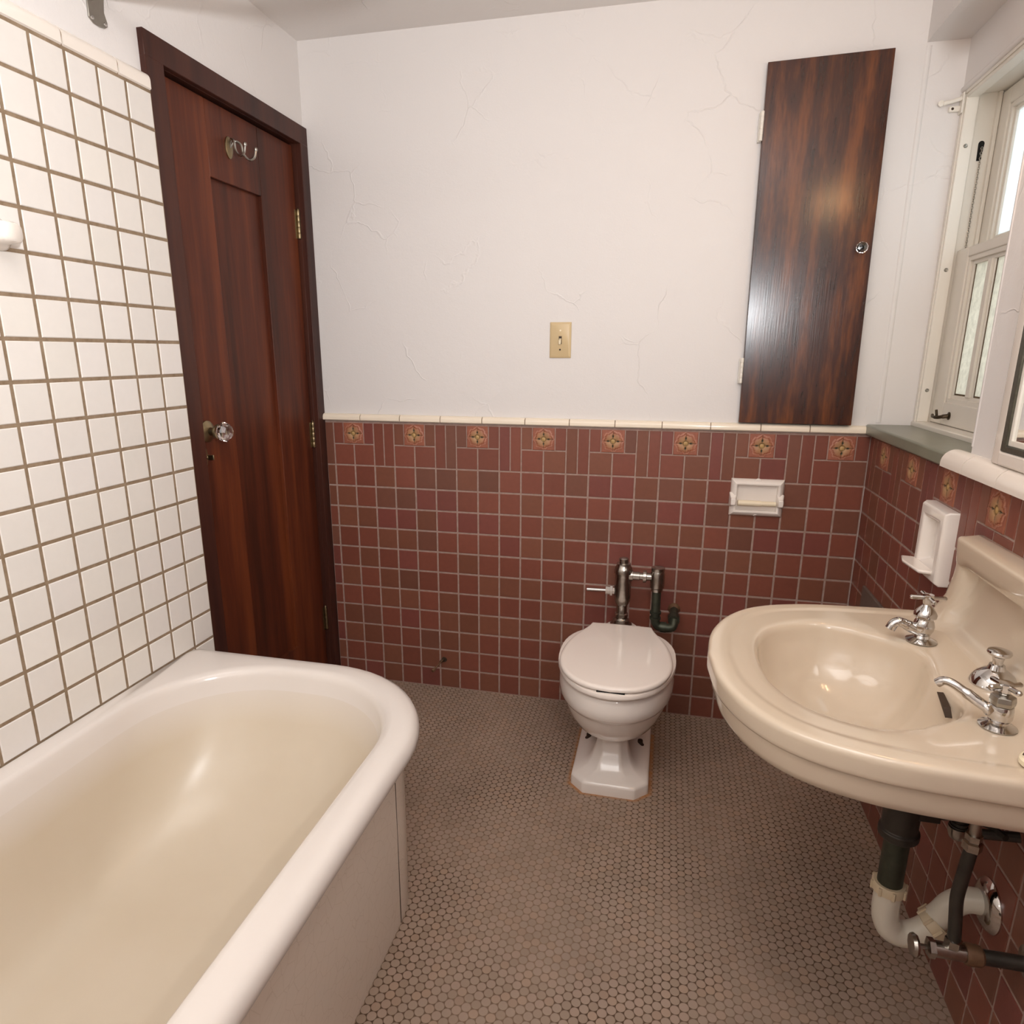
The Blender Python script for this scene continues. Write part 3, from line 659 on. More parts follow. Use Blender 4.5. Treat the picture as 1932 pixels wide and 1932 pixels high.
# ================================================================== toilet
CX = -0.722
to = thing('toilet', (CX, -0.35, 0), 'white china floor toilet with closed lid, in front of red tiled wall', 'toilet')
def egg(hw, y0, y1, z, n=48, e=2.15, cx=CX):
    """y0 front (most negative), y1 rear; widest a bit behind the middle"""
    out = []; yc_ = y1 + (y0 - y1) * 0.46
    for i in range(n):
        t = 2 * PI * i / n; c, s_ = math.cos(t), math.sin(t)
        x = hw * math.copysign(abs(c) ** (2 / e), c)
        if s_ < 0: y = yc_ + (yc_ - y0) * -abs(s_) ** (2 / 2.0)
        else: y = yc_ + (y1 - yc_) * abs(s_) ** (2 / 2.6)
        out.append(Vector((cx + x, y, z)))
    return out
def octo(hw, y0, y1, ch, z):
    """chamfered rectangle ring with true corners"""
    P4 = [(hw, y1), (-hw, y1), (-hw, y0 + ch), (-hw + ch, y0), (hw - ch, y0), (hw, y0 + ch)]; out = []
    for k in range(6):
        a = P4[k]; b = P4[(k + 1) % 6]
        for i in range(6): out.append(Vector((CX + a[0] + (b[0] - a[0]) * i / 6, a[1] + (b[1] - a[1]) * i / 6, z)))
    return out
bm = NB()
# foot plate and flaring pedestal
loft(bm, [octo(.1155, -.532, -.13, .040, .0), octo(.1155, -.532, -.13, .040, .028), octo(.1145, -.531, -.131, .040, .033), octo(.110, -.526, -.135, .039, .0375), octo(.101, -.516, -.14, .037, .041),
          octo(.086, -.505, -.16, .036, .046), octo(.071, -.492, -.18, .033, .056), octo(.059, -.474, -.19, .028, .074), octo(.050, -.455, -.2, .022, .10), octo(.0445, -.441, -.2, .018, .13),
          octo(.042, -.436, -.2, .016, .170)], True, True, True)
loft(bm, [egg(.060, -.455, -.2, .160), egg(.085, -.490, -.18, .166), egg(.112, -.530, -.17, .182), egg(.134, -.566, -.165, .208), egg(.149, -.590, -.16, .24), egg(.157, -.603, -.158, .268), egg(.160, -.609, -.156, .281),
          egg(.1605, -.611, -.156, .286), egg(.166, -.618, -.155, .290), egg(.171, -.627, -.152, .302), egg(.172, -.630, -.152, .325), egg(.1695, -.627, -.152, .350), egg(.166, -.622, -.152, .364), egg(.158, -.61, -.16, .370)], True, True, True)
lathe(bm, [(.055, .20), (.056, .30), (.060, .355), (.058, .368), (.050, .374), (.0, .374)], (-0.727, -0.118, 0), (0, 0, 1), 32)
box(bm, CX - .07, CX + .07, -.24, -.10, .22, .355)
tbody = finish('toilet_bowl', bm, M['china'], to, angle=50)
bm = NB(); loft(bm, [egg(.168, -.630, -.165, .3705), egg(.174, -.640, -.16, .373), egg(.1755, -.643, -.16, .379), egg(.174, -.640, -.16, .387), egg(.166, -.630, -.165, .3895)], True, True, True); finish('toilet_seat', bm, M['seat'], to, angle=50)
# lid: rounded front, straight waisted rear
def lid(i, z):
    half = [(0, -.634), (.055, -.626), (.100, -.600), (.136, -.556), (.157, -.500), (.164, -.440), (.158, -.370), (.143, -.305), (.122, -.250), (.106, -.212), (.0975, -.180)]
    P5 = spline([Vector((x, y, 0)) for x, y in half], 4)
    pts = [(p.x, p.y) for p in P5] + [(.06, -.178), (0, -.177)]
    full = pts + [(-x, y) for x, y in pts[-2:0:-1]]
    c = Vector((0, -.41)); out = []
    for x, y in full:
        v = Vector((x, y)) - c; L = v.length; v = v * ((L - i) / L); out.append(Vector((CX - .0 + v.x + c.x, c.y + v.y, z)))
    return out
bm = NB(); loft(bm, [lid(.006, .392), lid(.001, .394), lid(0, .398), lid(.001, .402), lid(.005, .4055), lid(.012, .4062)], True, True, True); finish('toilet_lid', bm, M['seat'], to, angle=50)
for x in (-.05, .05):
    bm = NB(); box(bm, CX + x - .012, CX + x + .012, -.183, -.160, .372, .398); finish('lid_hinge', bm, M['seat'], to, bevel=0.003)
for x in (-.36, .36):
    pass
bm = NB(); box(bm, CX - .038, CX + .038, -.630, -.622, .3892, .3925); finish('lid_bumper', bm, M['black'], to, smooth=False)
for x in (-.083, .083):
    bm = NB(); lathe(bm, [(.013, 0), (.013, .006), (.009, .010), (.008, .022), (.0, .024)], (CX + x, -0.300, .038), (0, 0, 1), 10); finish('floor_bolt', bm, M['rustdk'], to)

# ================================================================== flush valve
fv = thing('flush_valve', (-0.73, -0.10, 0.37), 'tarnished chrome flush valve with side lever, behind the toilet', 'flush valve')
vx, vy = -0.729, -0.105
bm = NB(); lathe(bm, [(.036, 0), (.037, .004), (.030, .008), (.028, .020), (.024, .022), (.021, .026)], (vx, vy, .374), (0, 0, 1), 32); finish('spud_flange', bm, M['dullchrome'], fv)
bm = NB(); lathe(bm, [(.0175, 0), (.0175, .012), (.0225, .014), (.0225, .024), (.018, .026), (.018, .056)], (vx, vy, .392), (0, 0, 1), 24); finish('flush_tube', bm, M['dullchrome'], fv)
bm = NB(); lathe(bm, [(.018, 0), (.021, .003), (.024, .010), (.027, .018), (.028, .034), (.028, .084), (.0265, .100), (.027, .104), (.027, .112), (.030, .114)], (vx, vy, .446), (0, 0, 1), 32); finish('valve_body', bm, M['dullchrome'], fv)
bm = NB(); lathe(bm, [(.0305, 0), (.0305, .012), (.028, .020), (.024, .026), (.0235, .034), (.016, .036), (.016, .050), (.012, .053), (0, .053)], (vx, vy, .560), (0, 0, 1), 6 * 5); finish('valve_cap', bm, M['dullchrome'], fv)
bm = NB(); lathe(bm, [(.012, 0), (.012, .012), (.019, .013), (.019, .021), (.0145, .022), (.0145, .036), (.008, .037)], (vx - .020, vy, .494), (-1, 0, 0), 6); tube(bm, [(vx - .055, vy, .494), (vx - .120, vy, .492)], [.0055, .0068], 12); finish('lever', bm, M['chrome'], fv)
bm = NB(); lathe(bm, [(.019, 0), (.019, .012), (.0145, .013), (.0145, .034), (.012, .035), (.012, .045), (.021, .046), (.021, .056), (.013, .058), (.013, .080)], (vx + .020, vy, .553), (1, 0, 0), 18); finish('coupling', bm, M['dullchrome'], fv)
bm = NB(); sx = -0.616; lathe(bm, [(.019, 0), (.0195, .01), (.0235, .014), (.0235, .062), (.021, .070), (.0225, .073), (.0225, .082), (.016, .085), (0, .086)], (sx, vy, .505), (0, 0, 1), 28); finish('stop_valve', bm, M['dullchrome'], fv)
bm = NB(); tube(bm, [(sx, vy, .510), (sx, vy, .405)] + spline([(sx + .001, vy, .395), (sx + .008, vy, .383), (sx + .022, vy, .378), (sx + .048, vy, .377), (sx + .060, vy + .006, .382), (sx + .063, vy + .022, .398), (sx + .063, vy + .045, .404), (sx + .063, 0.003, .404)], 5), .0148, 16)
for z in (.405, .425): lathe(bm, [(.0185, 0), (.0185, .008)], (sx, vy, z), (0, 0, 1), 18)
lathe(bm, [(.018, 0), (.018, .02)], (sx + .018, vy, .378), (1, 0, 0), 18); lathe(bm, [(.019, 0), (.020, .03)], (sx + .062, vy + .012, .398), (0, 1, 0.1), 18)
sp = finish('supply_pipe', bm, M['greenbrass'], fv)
bm = NB(); lathe(bm, [(.022, 0), (.019, .006), (.012, .012)], (sx + .063, 0.0, .408), (0, -1, .1), 9); finish('wall_putty', bm, M['rust'], sp)

# ================================================================== wash basin
sk = thing('sink', (-0.26, -1.08, 0.6), 'large cream china wall-hung wash basin with oval bowl and backsplash', 'sink')
SY = -1.080; SZ = 0.740
def sample(poly, c, n=120):
    out = []
    for i in range(n):
        t = 2 * PI * i / n; d = Vector((math.cos(t), math.sin(t))); best = None
        for k in range(len(poly)):
            a = Vector(poly[k]) - c; b = Vector(poly[(k + 1) % len(poly)]) - c; e = b - a
            den = d.x * e.y - d.y * e.x
            if abs(den) < 1e-12: continue
            s_ = (a.x * e.y - a.y * e.x) / den; u_ = (a.x * d.y - a.y * d.x) / den
            if s_ > 0 and -1e-6 <= u_ <= 1 + 1e-6 and (best is None or s_ > best): best = s_
        out.append(c + d * best)
    return out
half = [(-.0, .325), (-.11, .3225), (-.2, .3175), (-.28, .310), (-.335, .297), (-.385, .277), (-.430, .246), (-.468, .200), (-.495, .145), (-.512, .085), (-.520, 0)]
hs = spline([Vector((x, y, 0)) for x, y in half], 6)
outl = [(p.x, SY + p.y) for p in hs] + [(p.x, SY - p.y) for p in hs[-2::-1]]
cc = Vector((-0.285, SY))
OUT = sample(outl, cc)
bh = [(-.142, 0.0), (-.132, .045), (-.128, .085), (-.140, .125), (-.165, .155), (-.205, .180), (-.225, .194), (-.262, .2055), (-.300, .207), (-.350, .188), (-.395, .150), (-.422, .095), (-.432, .045), (-.434, 0)]
bs = spline([Vector((x, y, 0)) for x, y in bh], 5)
bowl = [(p.x, SY - .004 + p.y) for p in bs] + [(p.x, SY - .004 - p.y) for p in bs[-2:0:-1]]
BWL = sample(bowl, cc)
def off(P_, i, z, wallfix=True):
    out = []; n = len(P_)
    for k in range(n):
        a = P_[k - 1]; b = P_[(k + 1) % n]; t = (b - a).normalized(); nrm = Vector((-t.y, t.x))
        q = P_[k] + nrm * i
        x = q.x
        if wallfix and P_[k].x > -0.004: x = P_[k].x; 
        if wallfix: x = min(x, 0.0)
        out.append(Vector((x, q.y, z)))
    return out
def mixr(A, B, f, z): return [Vector((a.x + (b.x - a.x) * f, a.y + (b.y - a.y) * f, z)) for a, b in zip(A, B)]
bm = NB()
rings = [off(OUT, .060, .640), off(OUT, .030, .648), off(OUT, .018, .656), off(OUT, .013, .668), off(OUT, .0115, .688), off(OUT, .0115, .6925), off(OUT, .0125, .6955), off(OUT, .0125, .6985), off(OUT, .0075, .6995), off(OUT, .0030, .7015), off(OUT, .0016, .705), off(OUT, .0010, .710), off(OUT, .0005, .728), off(OUT, .0007, .7315), off(OUT, .0018, .7355), off(OUT, .0045, .7388), off(OUT, .0085, .7402), off(OUT, .013, .7406), off(OUT, .028, .7410), off(OUT, .036, .7405), off(OUT, .040, .7388)]
A0 = off(OUT, .046, .7388)
rings += [A0, mixr(A0, [Vector((b.x, b.y, 0)) for b in BWL], .6, .7375), mixr(A0, [Vector((b.x, b.y, 0)) for b in BWL], .93, .7360)]
rings += [off(BWL, .000, .7345, False), off(BWL, .004, .730, False), off(BWL, .006, .722, False), off(BWL, .009, .703, False)]
c0 = Vector((-0.262, SY, 0))
def shrink(f, z, dx=0): return [Vector((c0.x + (b.x - c0.x) * f, c0.y + (b.y - c0.y) * f, z)) for b in off(BWL, .009, 0, False)]
rings += [shrink(.975, .690), shrink(.93, .668), shrink(.85, .645), shrink(.72, .624), shrink(.55, .608), shrink(.36, .598), shrink(.18, .593), shrink(.06, .591)]
loft(bm, rings, True, False, True)
# underside of the bowl
un = [off(OUT, .060, .640)] + [[Vector((c0.x + (b.x - c0.x) * f, c0.y + (b.y - c0.y) * f, z)) for b in off(OUT, .06, 0)] for f, z in ((.85, .628), (.68, .600), (.5, .582), (.3, .572), (.12, .570))]
loft(bm, un, True, False, True)
bmesh.ops.remove_doubles(bm, verts=bm.verts, dist=1e-5)
basin = finish('basin', bm, M['sink'], sk, angle=70)
# backsplash with coved ends
bm = NB(); rings = []
lev = [(.7375, .326, .100, .060), (.7405, .324, .088, .050), (.746, .317, .074, .040), (.757, .304, .060, .030), (.775, .291, .050, .022), (.80, .280, .043, .017), (.84, .271, .0395, .0145), (.860, .269, .0385, .014), (.8655, .2685, .0385, .016), (.869, .268, .0388, .026), (.8715, .2675, .0395, .036), (.874, .267, .0405, .0395), (.890, .266, .0425, .0425), (.915, .2655, .045, .045), (.9195, .265, .0448, .0448), (.922, .264, .0435, .0435), (.9235, .2625, .0415, .0415), (.926, .257, .030, .030), (.929, .251, .012, .012)]
NS = 60
for z, hw, d, dm in lev:
    r = []; rr_ = min(d * .7, .05 if z < .76 else .022)
    r.append(Vector((0.0, SY + hw, z)))
    for i in range(7):
        a = PI / 2 * i / 6; r.append(Vector((-d + rr_ - rr_ * math.sin(a), SY + hw - rr_ + rr_ * math.cos(a), z)))
    for i in range(1, NS):
        y = (hw - rr_) * (1 - 2 * i / NS); k = max(0, min(1, (0.232 - abs(y)) / 0.030)); k = k * k * (3 - 2 * k)
        r.append(Vector((-(d * (1 - k) + dm * k), SY + y, z)))
    for i in range(7):
        a = PI / 2 * i / 6; r.append(Vector((-d + rr_ - rr_ * math.cos(a), SY - hw + rr_ - rr_ * math.sin(a), z)))
    r.append(Vector((0.0, SY - hw, z))); rings.append(r)
loft(bm, rings, True, True, True)
finish('backsplash', bm, M['sink'], sk, angle=60)
# overflow slot and its hood in the rear of the bowl
bm = NB(); loft(bm, [[Vector((x, SY - .060 + dy, z)) for x, dy, z in ((-.139, .018, .7215), (-.139, .020, .7225), (-.139, -.014, .713), (-.139, -.026, .700))], [Vector((x, SY - .060 + dy, z)) for x, dy, z in ((-.1495, .018, .7215), (-.1495, .020, .7225), (-.1495, -.014, .713), (-.1495, -.026, .700))]], True, True, True)
ov = finish('overflow_slot', bm, M['rustdk'], sk, smooth=False)
bm = NB(); lathe(bm, [(.020, 0), (.021, .002), (.014, .003), (0, .0025)], (-0.262, SY, .5905), (0, 0, 1), 24); finish('drain', bm, M['chrome'], sk)

def cross_handle(bm, o, ang, r=.034):
    o = Vector(o)
    lathe(bm, [(.009, 0), (.0105, .004), (.011, .014), (.013, .018), (.012, .024), (0, .025)], o, (0, 0, 1), 8)
    for k in range(4):
        a = ang + k * PI / 2; d = Vector((math.cos(a), math.sin(a), 0))
        tube(bm, [o + d * .006 + Vector((0, 0, .016)), o + d * .014 + Vector((0, 0, .016)), o + d * (r - .003) + Vector((0, 0, .016)), o + d * r + Vector((0, 0, .016))], [.0055, .0050, .0056, .0035], 10)
# cold tap
ct = thing('cold_tap', (-0.118, -0.931, SZ), 'chrome cross-handled basin tap nearest the back wall', 'tap', 'basin taps')
b_ = Vector((-0.116, -0.934, 0.7375))
bm = NB(); lathe(bm, [(.033, 0), (.034, .002), (.028, .005), (.018, .010), (.015, .018)], b_, (0, 0, 1), 36); finish('base_flange', bm, M['chrome'], ct)
bm = NB(); lathe(bm, [(.012, .012), (.017, .018), (.0225, .030), (.0235, .040), (.021, .050), (.018, .056), (.0185, .058), (.0245, .062), (.0250, .070), (.022, .076), (.0165, .084), (.011, .090), (.0085, .094), (.0085, .098)], b_, (0, 0, 1), 32); finish('tap_body', bm, M['chrome'], ct)
bm = NB(); dr = Vector((-1, -.06, 0)).normalized()
tube(bm, spline([b_ + dr * .004 + Vector((0, 0, .026)), b_ + dr * .022 + Vector((0, 0, .031)), b_ + dr * .040 + Vector((0, 0, .040)), b_ + dr * .054 + Vector((0, 0, .045)), b_ + dr * .066 + Vector((0, 0, .040)), b_ + dr * .073 + Vector((0, 0, .026))], 6), [.0145] * 4 + [.0130] * 8 + [.0115] * 9 + [.0110] * 5 + [.0115] * 5, 18); finish('spout', bm, M['chrome'], ct)
bm = NB(); cross_handle(bm, b_ + Vector((0, 0, .094)), math.radians(2), .040); finish('cross_handle', bm, M['chrome'], ct)
ct.scale = (0.80, 0.80, 0.80)
# hot tap
ht = thing('hot_tap', (-0.115, -1.249, SZ), 'chrome basin tap with long spout and hexagonal nut, beside ivory stopper', 'tap', 'basin taps')
b_ = Vector((-0.115, -1.251, 0.7375))
bm = NB(); lathe(bm, [(.0315, 0), (.0325, .002), (.026, .004), (.016, .009), (.014, .018)], b_, (0, 0, 1), 36); finish('base_flange', bm, M['chrome'], ht)
bm = NB(); lathe(bm, [(.013, .012), (.0185, .015), (.0215, .022), (.0215, .040), (.020, .046), (.017, .048)], b_, (0, 0, 1), 32); finish('tap_body', bm, M['chrome'], ht)
bm = NB(); lathe(bm, [(.016, .047), (.0215, .048), (.0225, .056), (.021, .066), (.014, .068), (.007, .068)], b_, (0, 0, 1), 6); finish('bonnet_nut', bm, M['nickel'], ht, smooth=False, bevel=.001)
bm = NB(); lathe(bm, [(.0075, .066), (.0068, .090), (.006, .092)], b_, (0, 0, 1), 16); finish('stem', bm, M['nickel'], ht)
bm = NB(); dr = Vector((-.088, .052, 0)).normalized()
tube(bm, spline([b_ + dr * .004 + Vector((0, 0, .026)), b_ + dr * .028 + Vector((0, 0, .035)), b_ + dr * .058 + Vector((0, 0, .050)), b_ + dr * .082 + Vector((0, 0, .061)), b_ + dr * .098 + Vector((0, 0, .062)), b_ + dr * .108 + Vector((0, 0, .053))], 6), [.0135] * 5 + [.0105] * 8 + [.0088] * 8 + [.0086] * 5 + [.0090] * 5, 18); finish('spout', bm, M['chrome'], ht)
bm = NB(); cross_handle(bm, b_ + Vector((0, 0, .070)), math.radians(20), .034); finish('cross_handle', bm, M['chrome'], ht)
ht.scale = (0.77, 0.77, 0.77)
# pop-up waste control between the taps
pk = thing('pop_up_knob', (-0.056, -1.10, SZ), 'chrome domed pull knob of the drain, between the two taps', 'drain knob')
b_ = Vector((-0.062, -1.102, 0.7375))
bm = NB(); lathe(bm, [(.043, 0), (.044, .003), (.041, .010), (.034, .018), (.024, .024), (.017, .027), (.014, .034)], b_, (0, 0, 1), 40); finish('escutcheon', bm, M['chrome'], pk)
bm = NB(); lathe(bm, [(.0105, .030), (.0095, .040), (.012, .047), (.021, .051), (.0225, .054), (.021, .057), (.012, .0595), (0, .060)], b_, (0, 0, 1), 36); finish('pull_knob', bm, M['chrome'], pk)
pk.scale = (0.80, 0.80, 1.08)
# ivory stopper
st = thing('basin_stopper', (-0.112, -1.352, SZ), 'ivory plastic disc stopper with rusty ring lying on basin edge', 'stopper')
b_ = Vector((-0.108, -1.357, 0.7405))
bm = NB(); lathe(bm, [(.0225, 0), (.0245, .002), (.0245, .008), (.0225, .0105), (.017, .0105), (.016, .009), (0, .009)], b_, (0, 0, 1), 32); finish('disc', bm, M['ivory2'], st)
bm = NB(); tube(bm, [b_ + Vector((.0135 * math.cos(t), .0135 * math.sin(t), .0112)) for t in [i * 2 * PI / 24 for i in range(25)]], .0012, 6); tube(bm, [b_ + Vector((-.013, .004, .0112)), b_ + Vector((-.018, .009, .012))], .002, 6); finish('ring', bm, M['rustdk'], st)

# drain and trap under the basin
tr = thing('drain_trap', (-0.16, -1.10, 0.3), 'white plastic drain trap with dark tailpiece hanging under the basin', 'drain trap')
ty = -1.100; tx = -0.162
bm = NB(); lathe(bm, [(.030, 0), (.034, .004), (.034, .018), (.030, .020), (.030, .125), (.034, .13), (.036, .16)], (tx, ty, .418), (0, 0, 1), 28); box(bm, tx, tx + .055, ty - .022, ty + .022, .470, .520); up_ = finish('drain_body', bm, M['darkpipe'], tr, bevel=.002)
bm = NB(); tube(bm, [(tx, ty, .430), (tx, ty, .305)], .0215, 24); finish('tailpiece', bm, M['greenbrass'], tr)
def nut(o, ax, r, h, ribs=True):
    bm = NB(); lathe(bm, [(r * .86, 0), (r, .002), (r, h - .004), (r * .92, h)], o, ax, 28)
    a = Vector(ax).normalized(); u, v = frame(a)
    for k in range(8):
        t = 2 * PI * k / 8; d = u * math.cos(t) + v * math.sin(t); c = Vector(o) + d * r
        tube(bm, [c + a * .001, c + a * (h - .002)], .0030, 6)
    return finish('slip_nut', bm, M['pvcnut'], tr)
nut((tx, ty, .300), (0, 0, 1), .029, .019)
bm = NB(); tube(bm, [(tx, ty, .308), (tx, ty, .262)] + spline([(tx + .003, ty, .238), (tx + .014, ty, .216), (tx + .034, ty, .208), (tx + .056, ty, .215), (tx + .072, ty, .228), (tx + .090, ty, .250)], 5), .0235, 24); finish('trap_bend', bm, M['pvc'], tr)
nut((tx + .078, ty, .236), (.66, 0, .75), .0290, .022)
bm = NB(); tube(bm, spline([(tx + .080, ty, .246), (tx + .094, ty, .268), (tx + .108, ty, .292), (tx + .128, ty - .002, .308), (tx + .150, ty - .006, .312), (0.004, ty - .010, .310)], 5), .0225, 24); finish('trap_arm', bm, M['pvc'], tr)
bm = NB(); lathe(bm, [(.048, 0), (.048, .003), (.042, .010), (.030, .015), (.0225, .016)], (0, ty - .010, .311), (-1, 0, 0), 36); finish('wall_escutcheon', bm, M['chrome'], tr)
bm = NB(); tube(bm, [(tx + .05, ty, .495), (-0.045, -1.15, .500), (-0.035, -1.18, .502)], .006, 10); tube(bm, [(tx + .03, ty, .475), (-0.05, ty + .01, .475)], .011, 12); tube(bm, [(-0.060, -1.16, .49), (-0.010, -1.17, .50)], .0085, 10); finish('linkage', bm, M['darkpipe'], tr)
# cold water riser (behind), threaded shank
cr = thing('cold_supply', (-0.06, -0.96, 0.5), 'short corroded threaded tap shank with nut under the basin', 'pipe')
bm = NB(); tube(bm, [(-0.062, -1.085, .56), (-0.062, -1.085, .445)], .013, 14)
for k in range(9): lathe(bm, [(.0150, 0), (.0150, .0028)], (-0.062, -1.085, .448 + k * .0075), (0, 0, 1), 14)
finish('threaded_shank', bm, M['darkpipe'], cr)
bm = NB(); lathe(bm, [(.0, 0), (.012, 0.002), (.016, .012), (.016, .024)], (-0.062, -1.085, .422), (0, 0, 1), 16); finish('end_nut', bm, M['nickel'], cr)
# hot riser and stop valve
hr = thing('hot_supply', (-0.115, -1.25, 0.4), 'grey supply riser and angle stop valve below the right side of basin', 'supply pipe')
bm = NB(); tube(bm, [(-0.115, -1.25, .66), (-0.115, -1.25, .545)], .0075, 14); finish('upper_riser', bm, M['nickel'], hr)
bm = NB(); lathe(bm, [(.011, 0), (.014, .003), (.014, .016), (.011, .018), (.012, .020), (.012, .030)], (-0.115, -1.25, .520), (0, 0, 1), 6); finish('compression_nut', bm, M['dullchrome'], hr)
bm = NB(); tube(bm, spline([(-0.115, -1.25, .528), (-0.119, -1.25, .47), (-0.121, -1.25, .43), (-0.117, -1.25, .39), (-0.113, -1.25, .352)], 5), .0098, 16); finish('lower_riser', bm, M['darkpipe'], hr)
bm = NB(); lathe(bm, [(.012, 0), (.013, .003), (.013, .014), (.009, .016)], (-0.113, -1.25, .336), (0, 0, 1), 6); finish('compression_nut', bm, M['dullchrome'], hr)
bm = NB(); tube(bm, [(-0.140, -1.25, .325), (-0.085, -1.25, .325)], .0130, 16); lathe(bm, [(.010, 0), (.016, .001), (.016, .010), (.010, .012)], (-0.138, -1.25, .325), (-1, 0, 0), 6); finish('stop_valve', bm, M['dullchrome'], hr)
bm = NB(); tube(bm, [(-0.150, -1.25, .325), (-0.168, -1.25, .325)], .004, 8); lathe(bm, [(.006, 0), (.017, .001), (.019, .005), (.017, .010), (.006, .012)], (-0.163, -1.25, .325), (-1, 0, 0), 10); finish('valve_handle', bm, M['dullchrome'], hr)
bm = NB(); lathe(bm, [(.0165, 0), (.0175, .004), (.0165, .022), (.013, .026)], (-0.094, -1.25, .325), (1, 0, 0), 14); finish('thread_tape', bm, M['rust'], hr)
bm = NB(); tube(bm, [(-0.072, -1.25, .325), (0.004, -1.25, .326)], .0120, 16); finish('wall_stub', bm, M['darkpipe'], hr)
bm = NB(); lathe(bm, [(.030, 0), (.028, .005), (.013, .009)], (0, -1.25, .326), (-1, 0, 0), 28); finish('wall_escutcheon', bm, M['dullchrome'], hr)
# access panel low on the right wall (its upper corner shows above the basin)
ap = thing('pipe_access_cover', (0, -0.28, 0.5), 'dark grey metal cover plate on red tiles in the corner, behind the basin', 'cover plate')
bm = NB(); box(bm, -0.008, 0.002, -0.47, -0.150, 0.38, 0.592); finish('cover_plate', bm, M['coverplate'], ap, bevel=.003)

# ================================================================== ceramic soap holder on the right wall
so = thing('soap_holder', (0, -0.63, 0.86), 'white ceramic wall holder with projecting lip, beside the basin backsplash', 'soap holder')
bm = NB(); y0, y1, z0, z1 = -0.712, -0.566, 0.778, 0.945
def rr2(i, x, zi=0): return [Vector((x, y, z)) for y, z in ((y1 - i, z0 + i), (y0 + i, z0 + i), (y0 + i, z1 - i), (y1 - i, z1 - i))]
loft(bm, [rr2(0, .002), rr2(0, -.018), rr2(.006, -.027), rr2(.024, -.028), rr2(.030, -.022), rr2(.040, -.002)], True, False, True)
finish('holder_body', bm, M['china'], so, bevel=.003, seg=3)
bm = NB(); q = [(y0 + .020, -.020), (y1 - .002, -.020), (y1 + .004, -.050), (y1 - .040, -.060), (y0 + .030, -.052)]
loft(bm, [[Vector((x, y, z0 + .020)) for y, x in q], [Vector((x * 1.06, y, z0 + .029)) for y, x in q]], True, True, True); finish('lip', bm, M['china'], so, bevel=.004, seg=3)

# ceramic knob on the white tile
tk = thing('tile_bar_socket', (XT, -1.22, 1.48), 'white ceramic towel bar socket on white tiles at left edge of photo', 'towel bar socket')
bm = NB()
def sq(r, d, c=(-1.214, 1.484)): return [Vector((XT + d, c[0] + r * math.copysign(abs(math.cos(t)) ** .6, math.cos(t)), c[1] + .85 * r * math.copysign(abs(math.sin(t)) ** .6, math.sin(t)))) for t in [i * 2 * PI / 28 for i in range(28)]]
loft(bm, [sq(.034, -.002), sq(.034, .005), sq(.029, .012), sq(.023, .024), sq(.022, .046), sq(.018, .052)], True, True, True); finish('socket', bm, M['captile_w'], tk, angle=60)

# shower curtain rod and its wall flange
rd = thing('shower_curtain_rod', (XW, -0.88, 1.98), 'brushed metal curtain rod flange screwed to wall above the white tiles', 'curtain rod')
bm = NB(); fy, fz = -0.882, 2.02
fl_ = [(-0.885, 2.003), (-0.886, 1.962), (-0.874, 1.954), (-0.857, 1.953), (-0.843, 1.956), (-0.835, 1.962), (-0.835, 1.97), (-0.841, 1.986), (-0.835, 2.025)]
loft(bm, [[Vector((XW + d, a, b)) for a, b in fl_] for d in (0, .004)], True, True, True); pl = finish('wall_flange', bm, M['nickel'], rd, bevel=.001)
for a, b in [(-0.878, 1.963), (-0.842, 1.964)]:
    bm = NB(); lathe(bm, [(.0042, 0), (.0036, .002), (0, .0028)], (XW + .004, a, b), (1, 0, 0), 12); finish('screw', bm, M['chrome'], pl)
bm = NB(); lathe(bm, [(.022, 0), (.020, .02), (.0165, .034)], (XW + .003, fy, fz - .005), (1, 0, .0), 24); finish('socket', bm, M['nickel'], rd)
bm = NB(); tube(bm, [(XW + .01, fy, fz - .005)] + spline([(XW + .6, fy, fz - .005), (XW + .70, fy - .02, fz - .005), (XW + .76, fy - .08, fz - .005), (XW + .77, fy - .20, fz - .005), (XW + .77, -2.758, fz - .005)], 6), .0155, 20); finish('rod', bm, M['nickel'], rd)

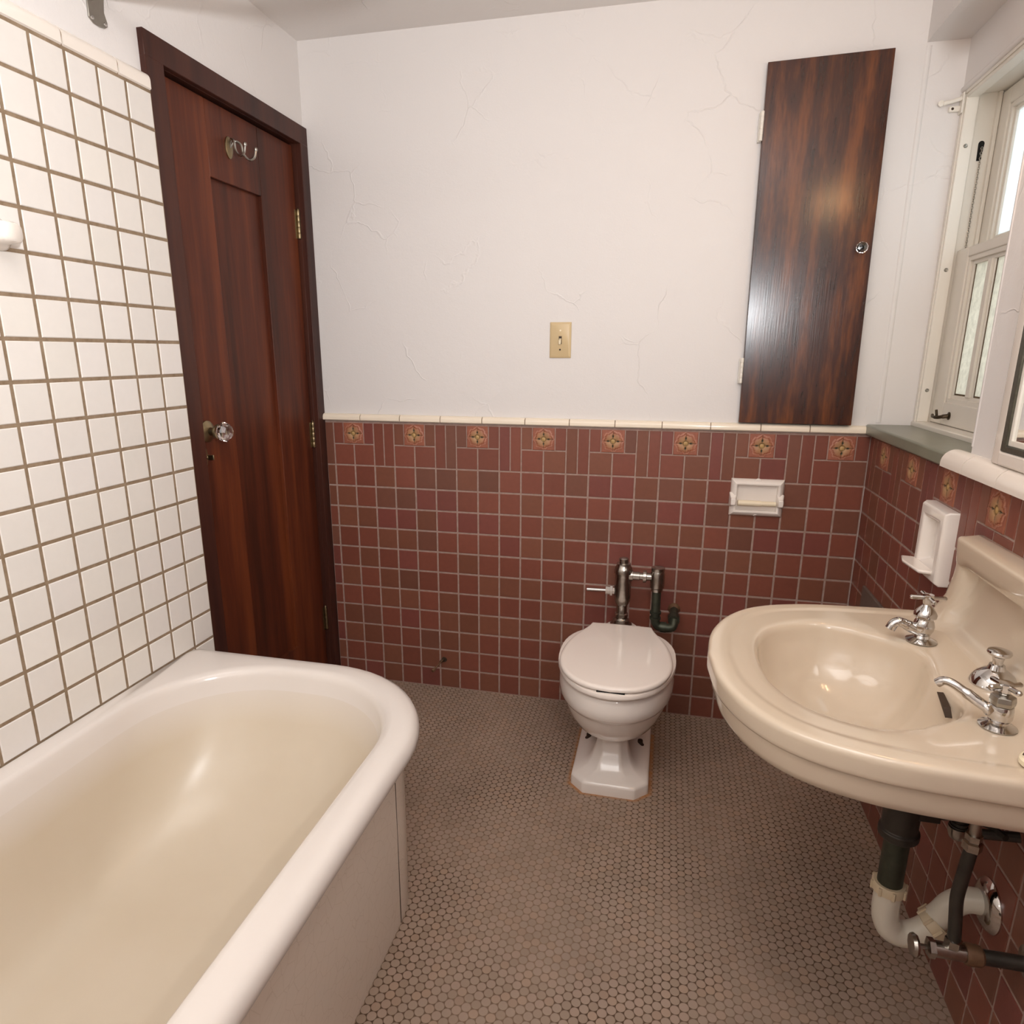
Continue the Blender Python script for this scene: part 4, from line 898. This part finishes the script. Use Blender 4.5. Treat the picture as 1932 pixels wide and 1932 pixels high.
# window shade bracket
sb = thing('shade_bracket', (0.07, 0, 1.93), 'white painted roller shade bracket at the top corner of window', 'bracket')
bm = NB(); tube(bm, [(0.062, -0.006, 1.934), (0.085, -0.008, 1.937), (0.104, -0.010, 1.942)], .0055, 10); lathe(bm, [(.0075, 0), (.0075, .006), (0, .007)], (0.056, -.002, 1.934), (0, -1, 0), 14); finish('bracket_arm', bm, P_, sb)
bm = NB(); box(bm, 0.078, 0.105, -0.007, 0.004, 1.912, 1.926); finish('bracket_plate', bm, P_, sb, bevel=.002)
bm = NB(); box(bm, 0.1035, 0.1075, -0.020, 0.004, 1.905, 1.955); finish('bracket_tab', bm, P_, sb, bevel=.001)
bm = NB(); lathe(bm, [(.0035, 0), (.0025, .001), (0, .001)], (0.086, -.007, 1.919), (0, -1, 0), 10); finish('screw', bm, M['rustdk'], sb)

# ================================================================== medicine cabinet (mirror) on the right wall
mc = thing('mirror_cabinet', (0, -1.10, 1.10), 'metal framed mirror on the right wall above the basin', 'mirror')
mz = 13.08 * U + .066
bm = NB()
for q in ((-0.014, .004, -0.880, -0.8625, mz, 1.75), (-0.014, .004, -1.36, -1.342, mz, 1.75), (-0.014, .004, -1.342, -0.880, mz, mz + .012), (-0.014, .004, -1.342, -0.880, 1.738, 1.75)): box(bm, *q)
finish('frame', bm, M['greymetal'], mc, bevel=.002)
bm = NB()
for q in ((-0.010, .002, -0.890, -0.880, mz + .012, 1.738), (-0.010, .002, -1.342, -1.332, mz + .012, 1.738), (-0.010, .002, -1.332, -0.890, mz + .012, mz + .022), (-0.010, .002, -1.332, -0.890, 1.728, 1.738)): box(bm, *q)
finish('white_liner', bm, P_, mc, bevel=.001)
bm = NB(); box(bm, -0.006, 0.002, -1.333, -0.889, mz + .021, 1.729); finish('mirror_glass', bm, M['mirror'], mc, smooth=False)

# vanity lamp above the mirror (just outside the frame)
vl = thing('vanity_lamp', (0, -0.91, 1.84), 'two-bulb wall lamp above the mirror', 'wall lamp')
bm = NB(); box(bm, -0.02, 0.004, -1.06, -0.86, 1.84, 1.90); finish('back_plate', bm, M['nickel'], vl, bevel=.004)
for y in (-0.91, -1.00):
    bm = NB(); lathe(bm, [(.022, 0), (.022, .03), (.018, .034)], (-0.02, y, 1.87), (-1, 0, 0), 20); finish('lamp_socket', bm, M['nickel'], vl)
    bm = NB(); bmesh.ops.create_uvsphere(bm, u_segments=24, v_segments=14, radius=.030, matrix=Matrix.Translation((-0.075, y, 1.87))); finish('bulb', bm, M['bulb'], vl)
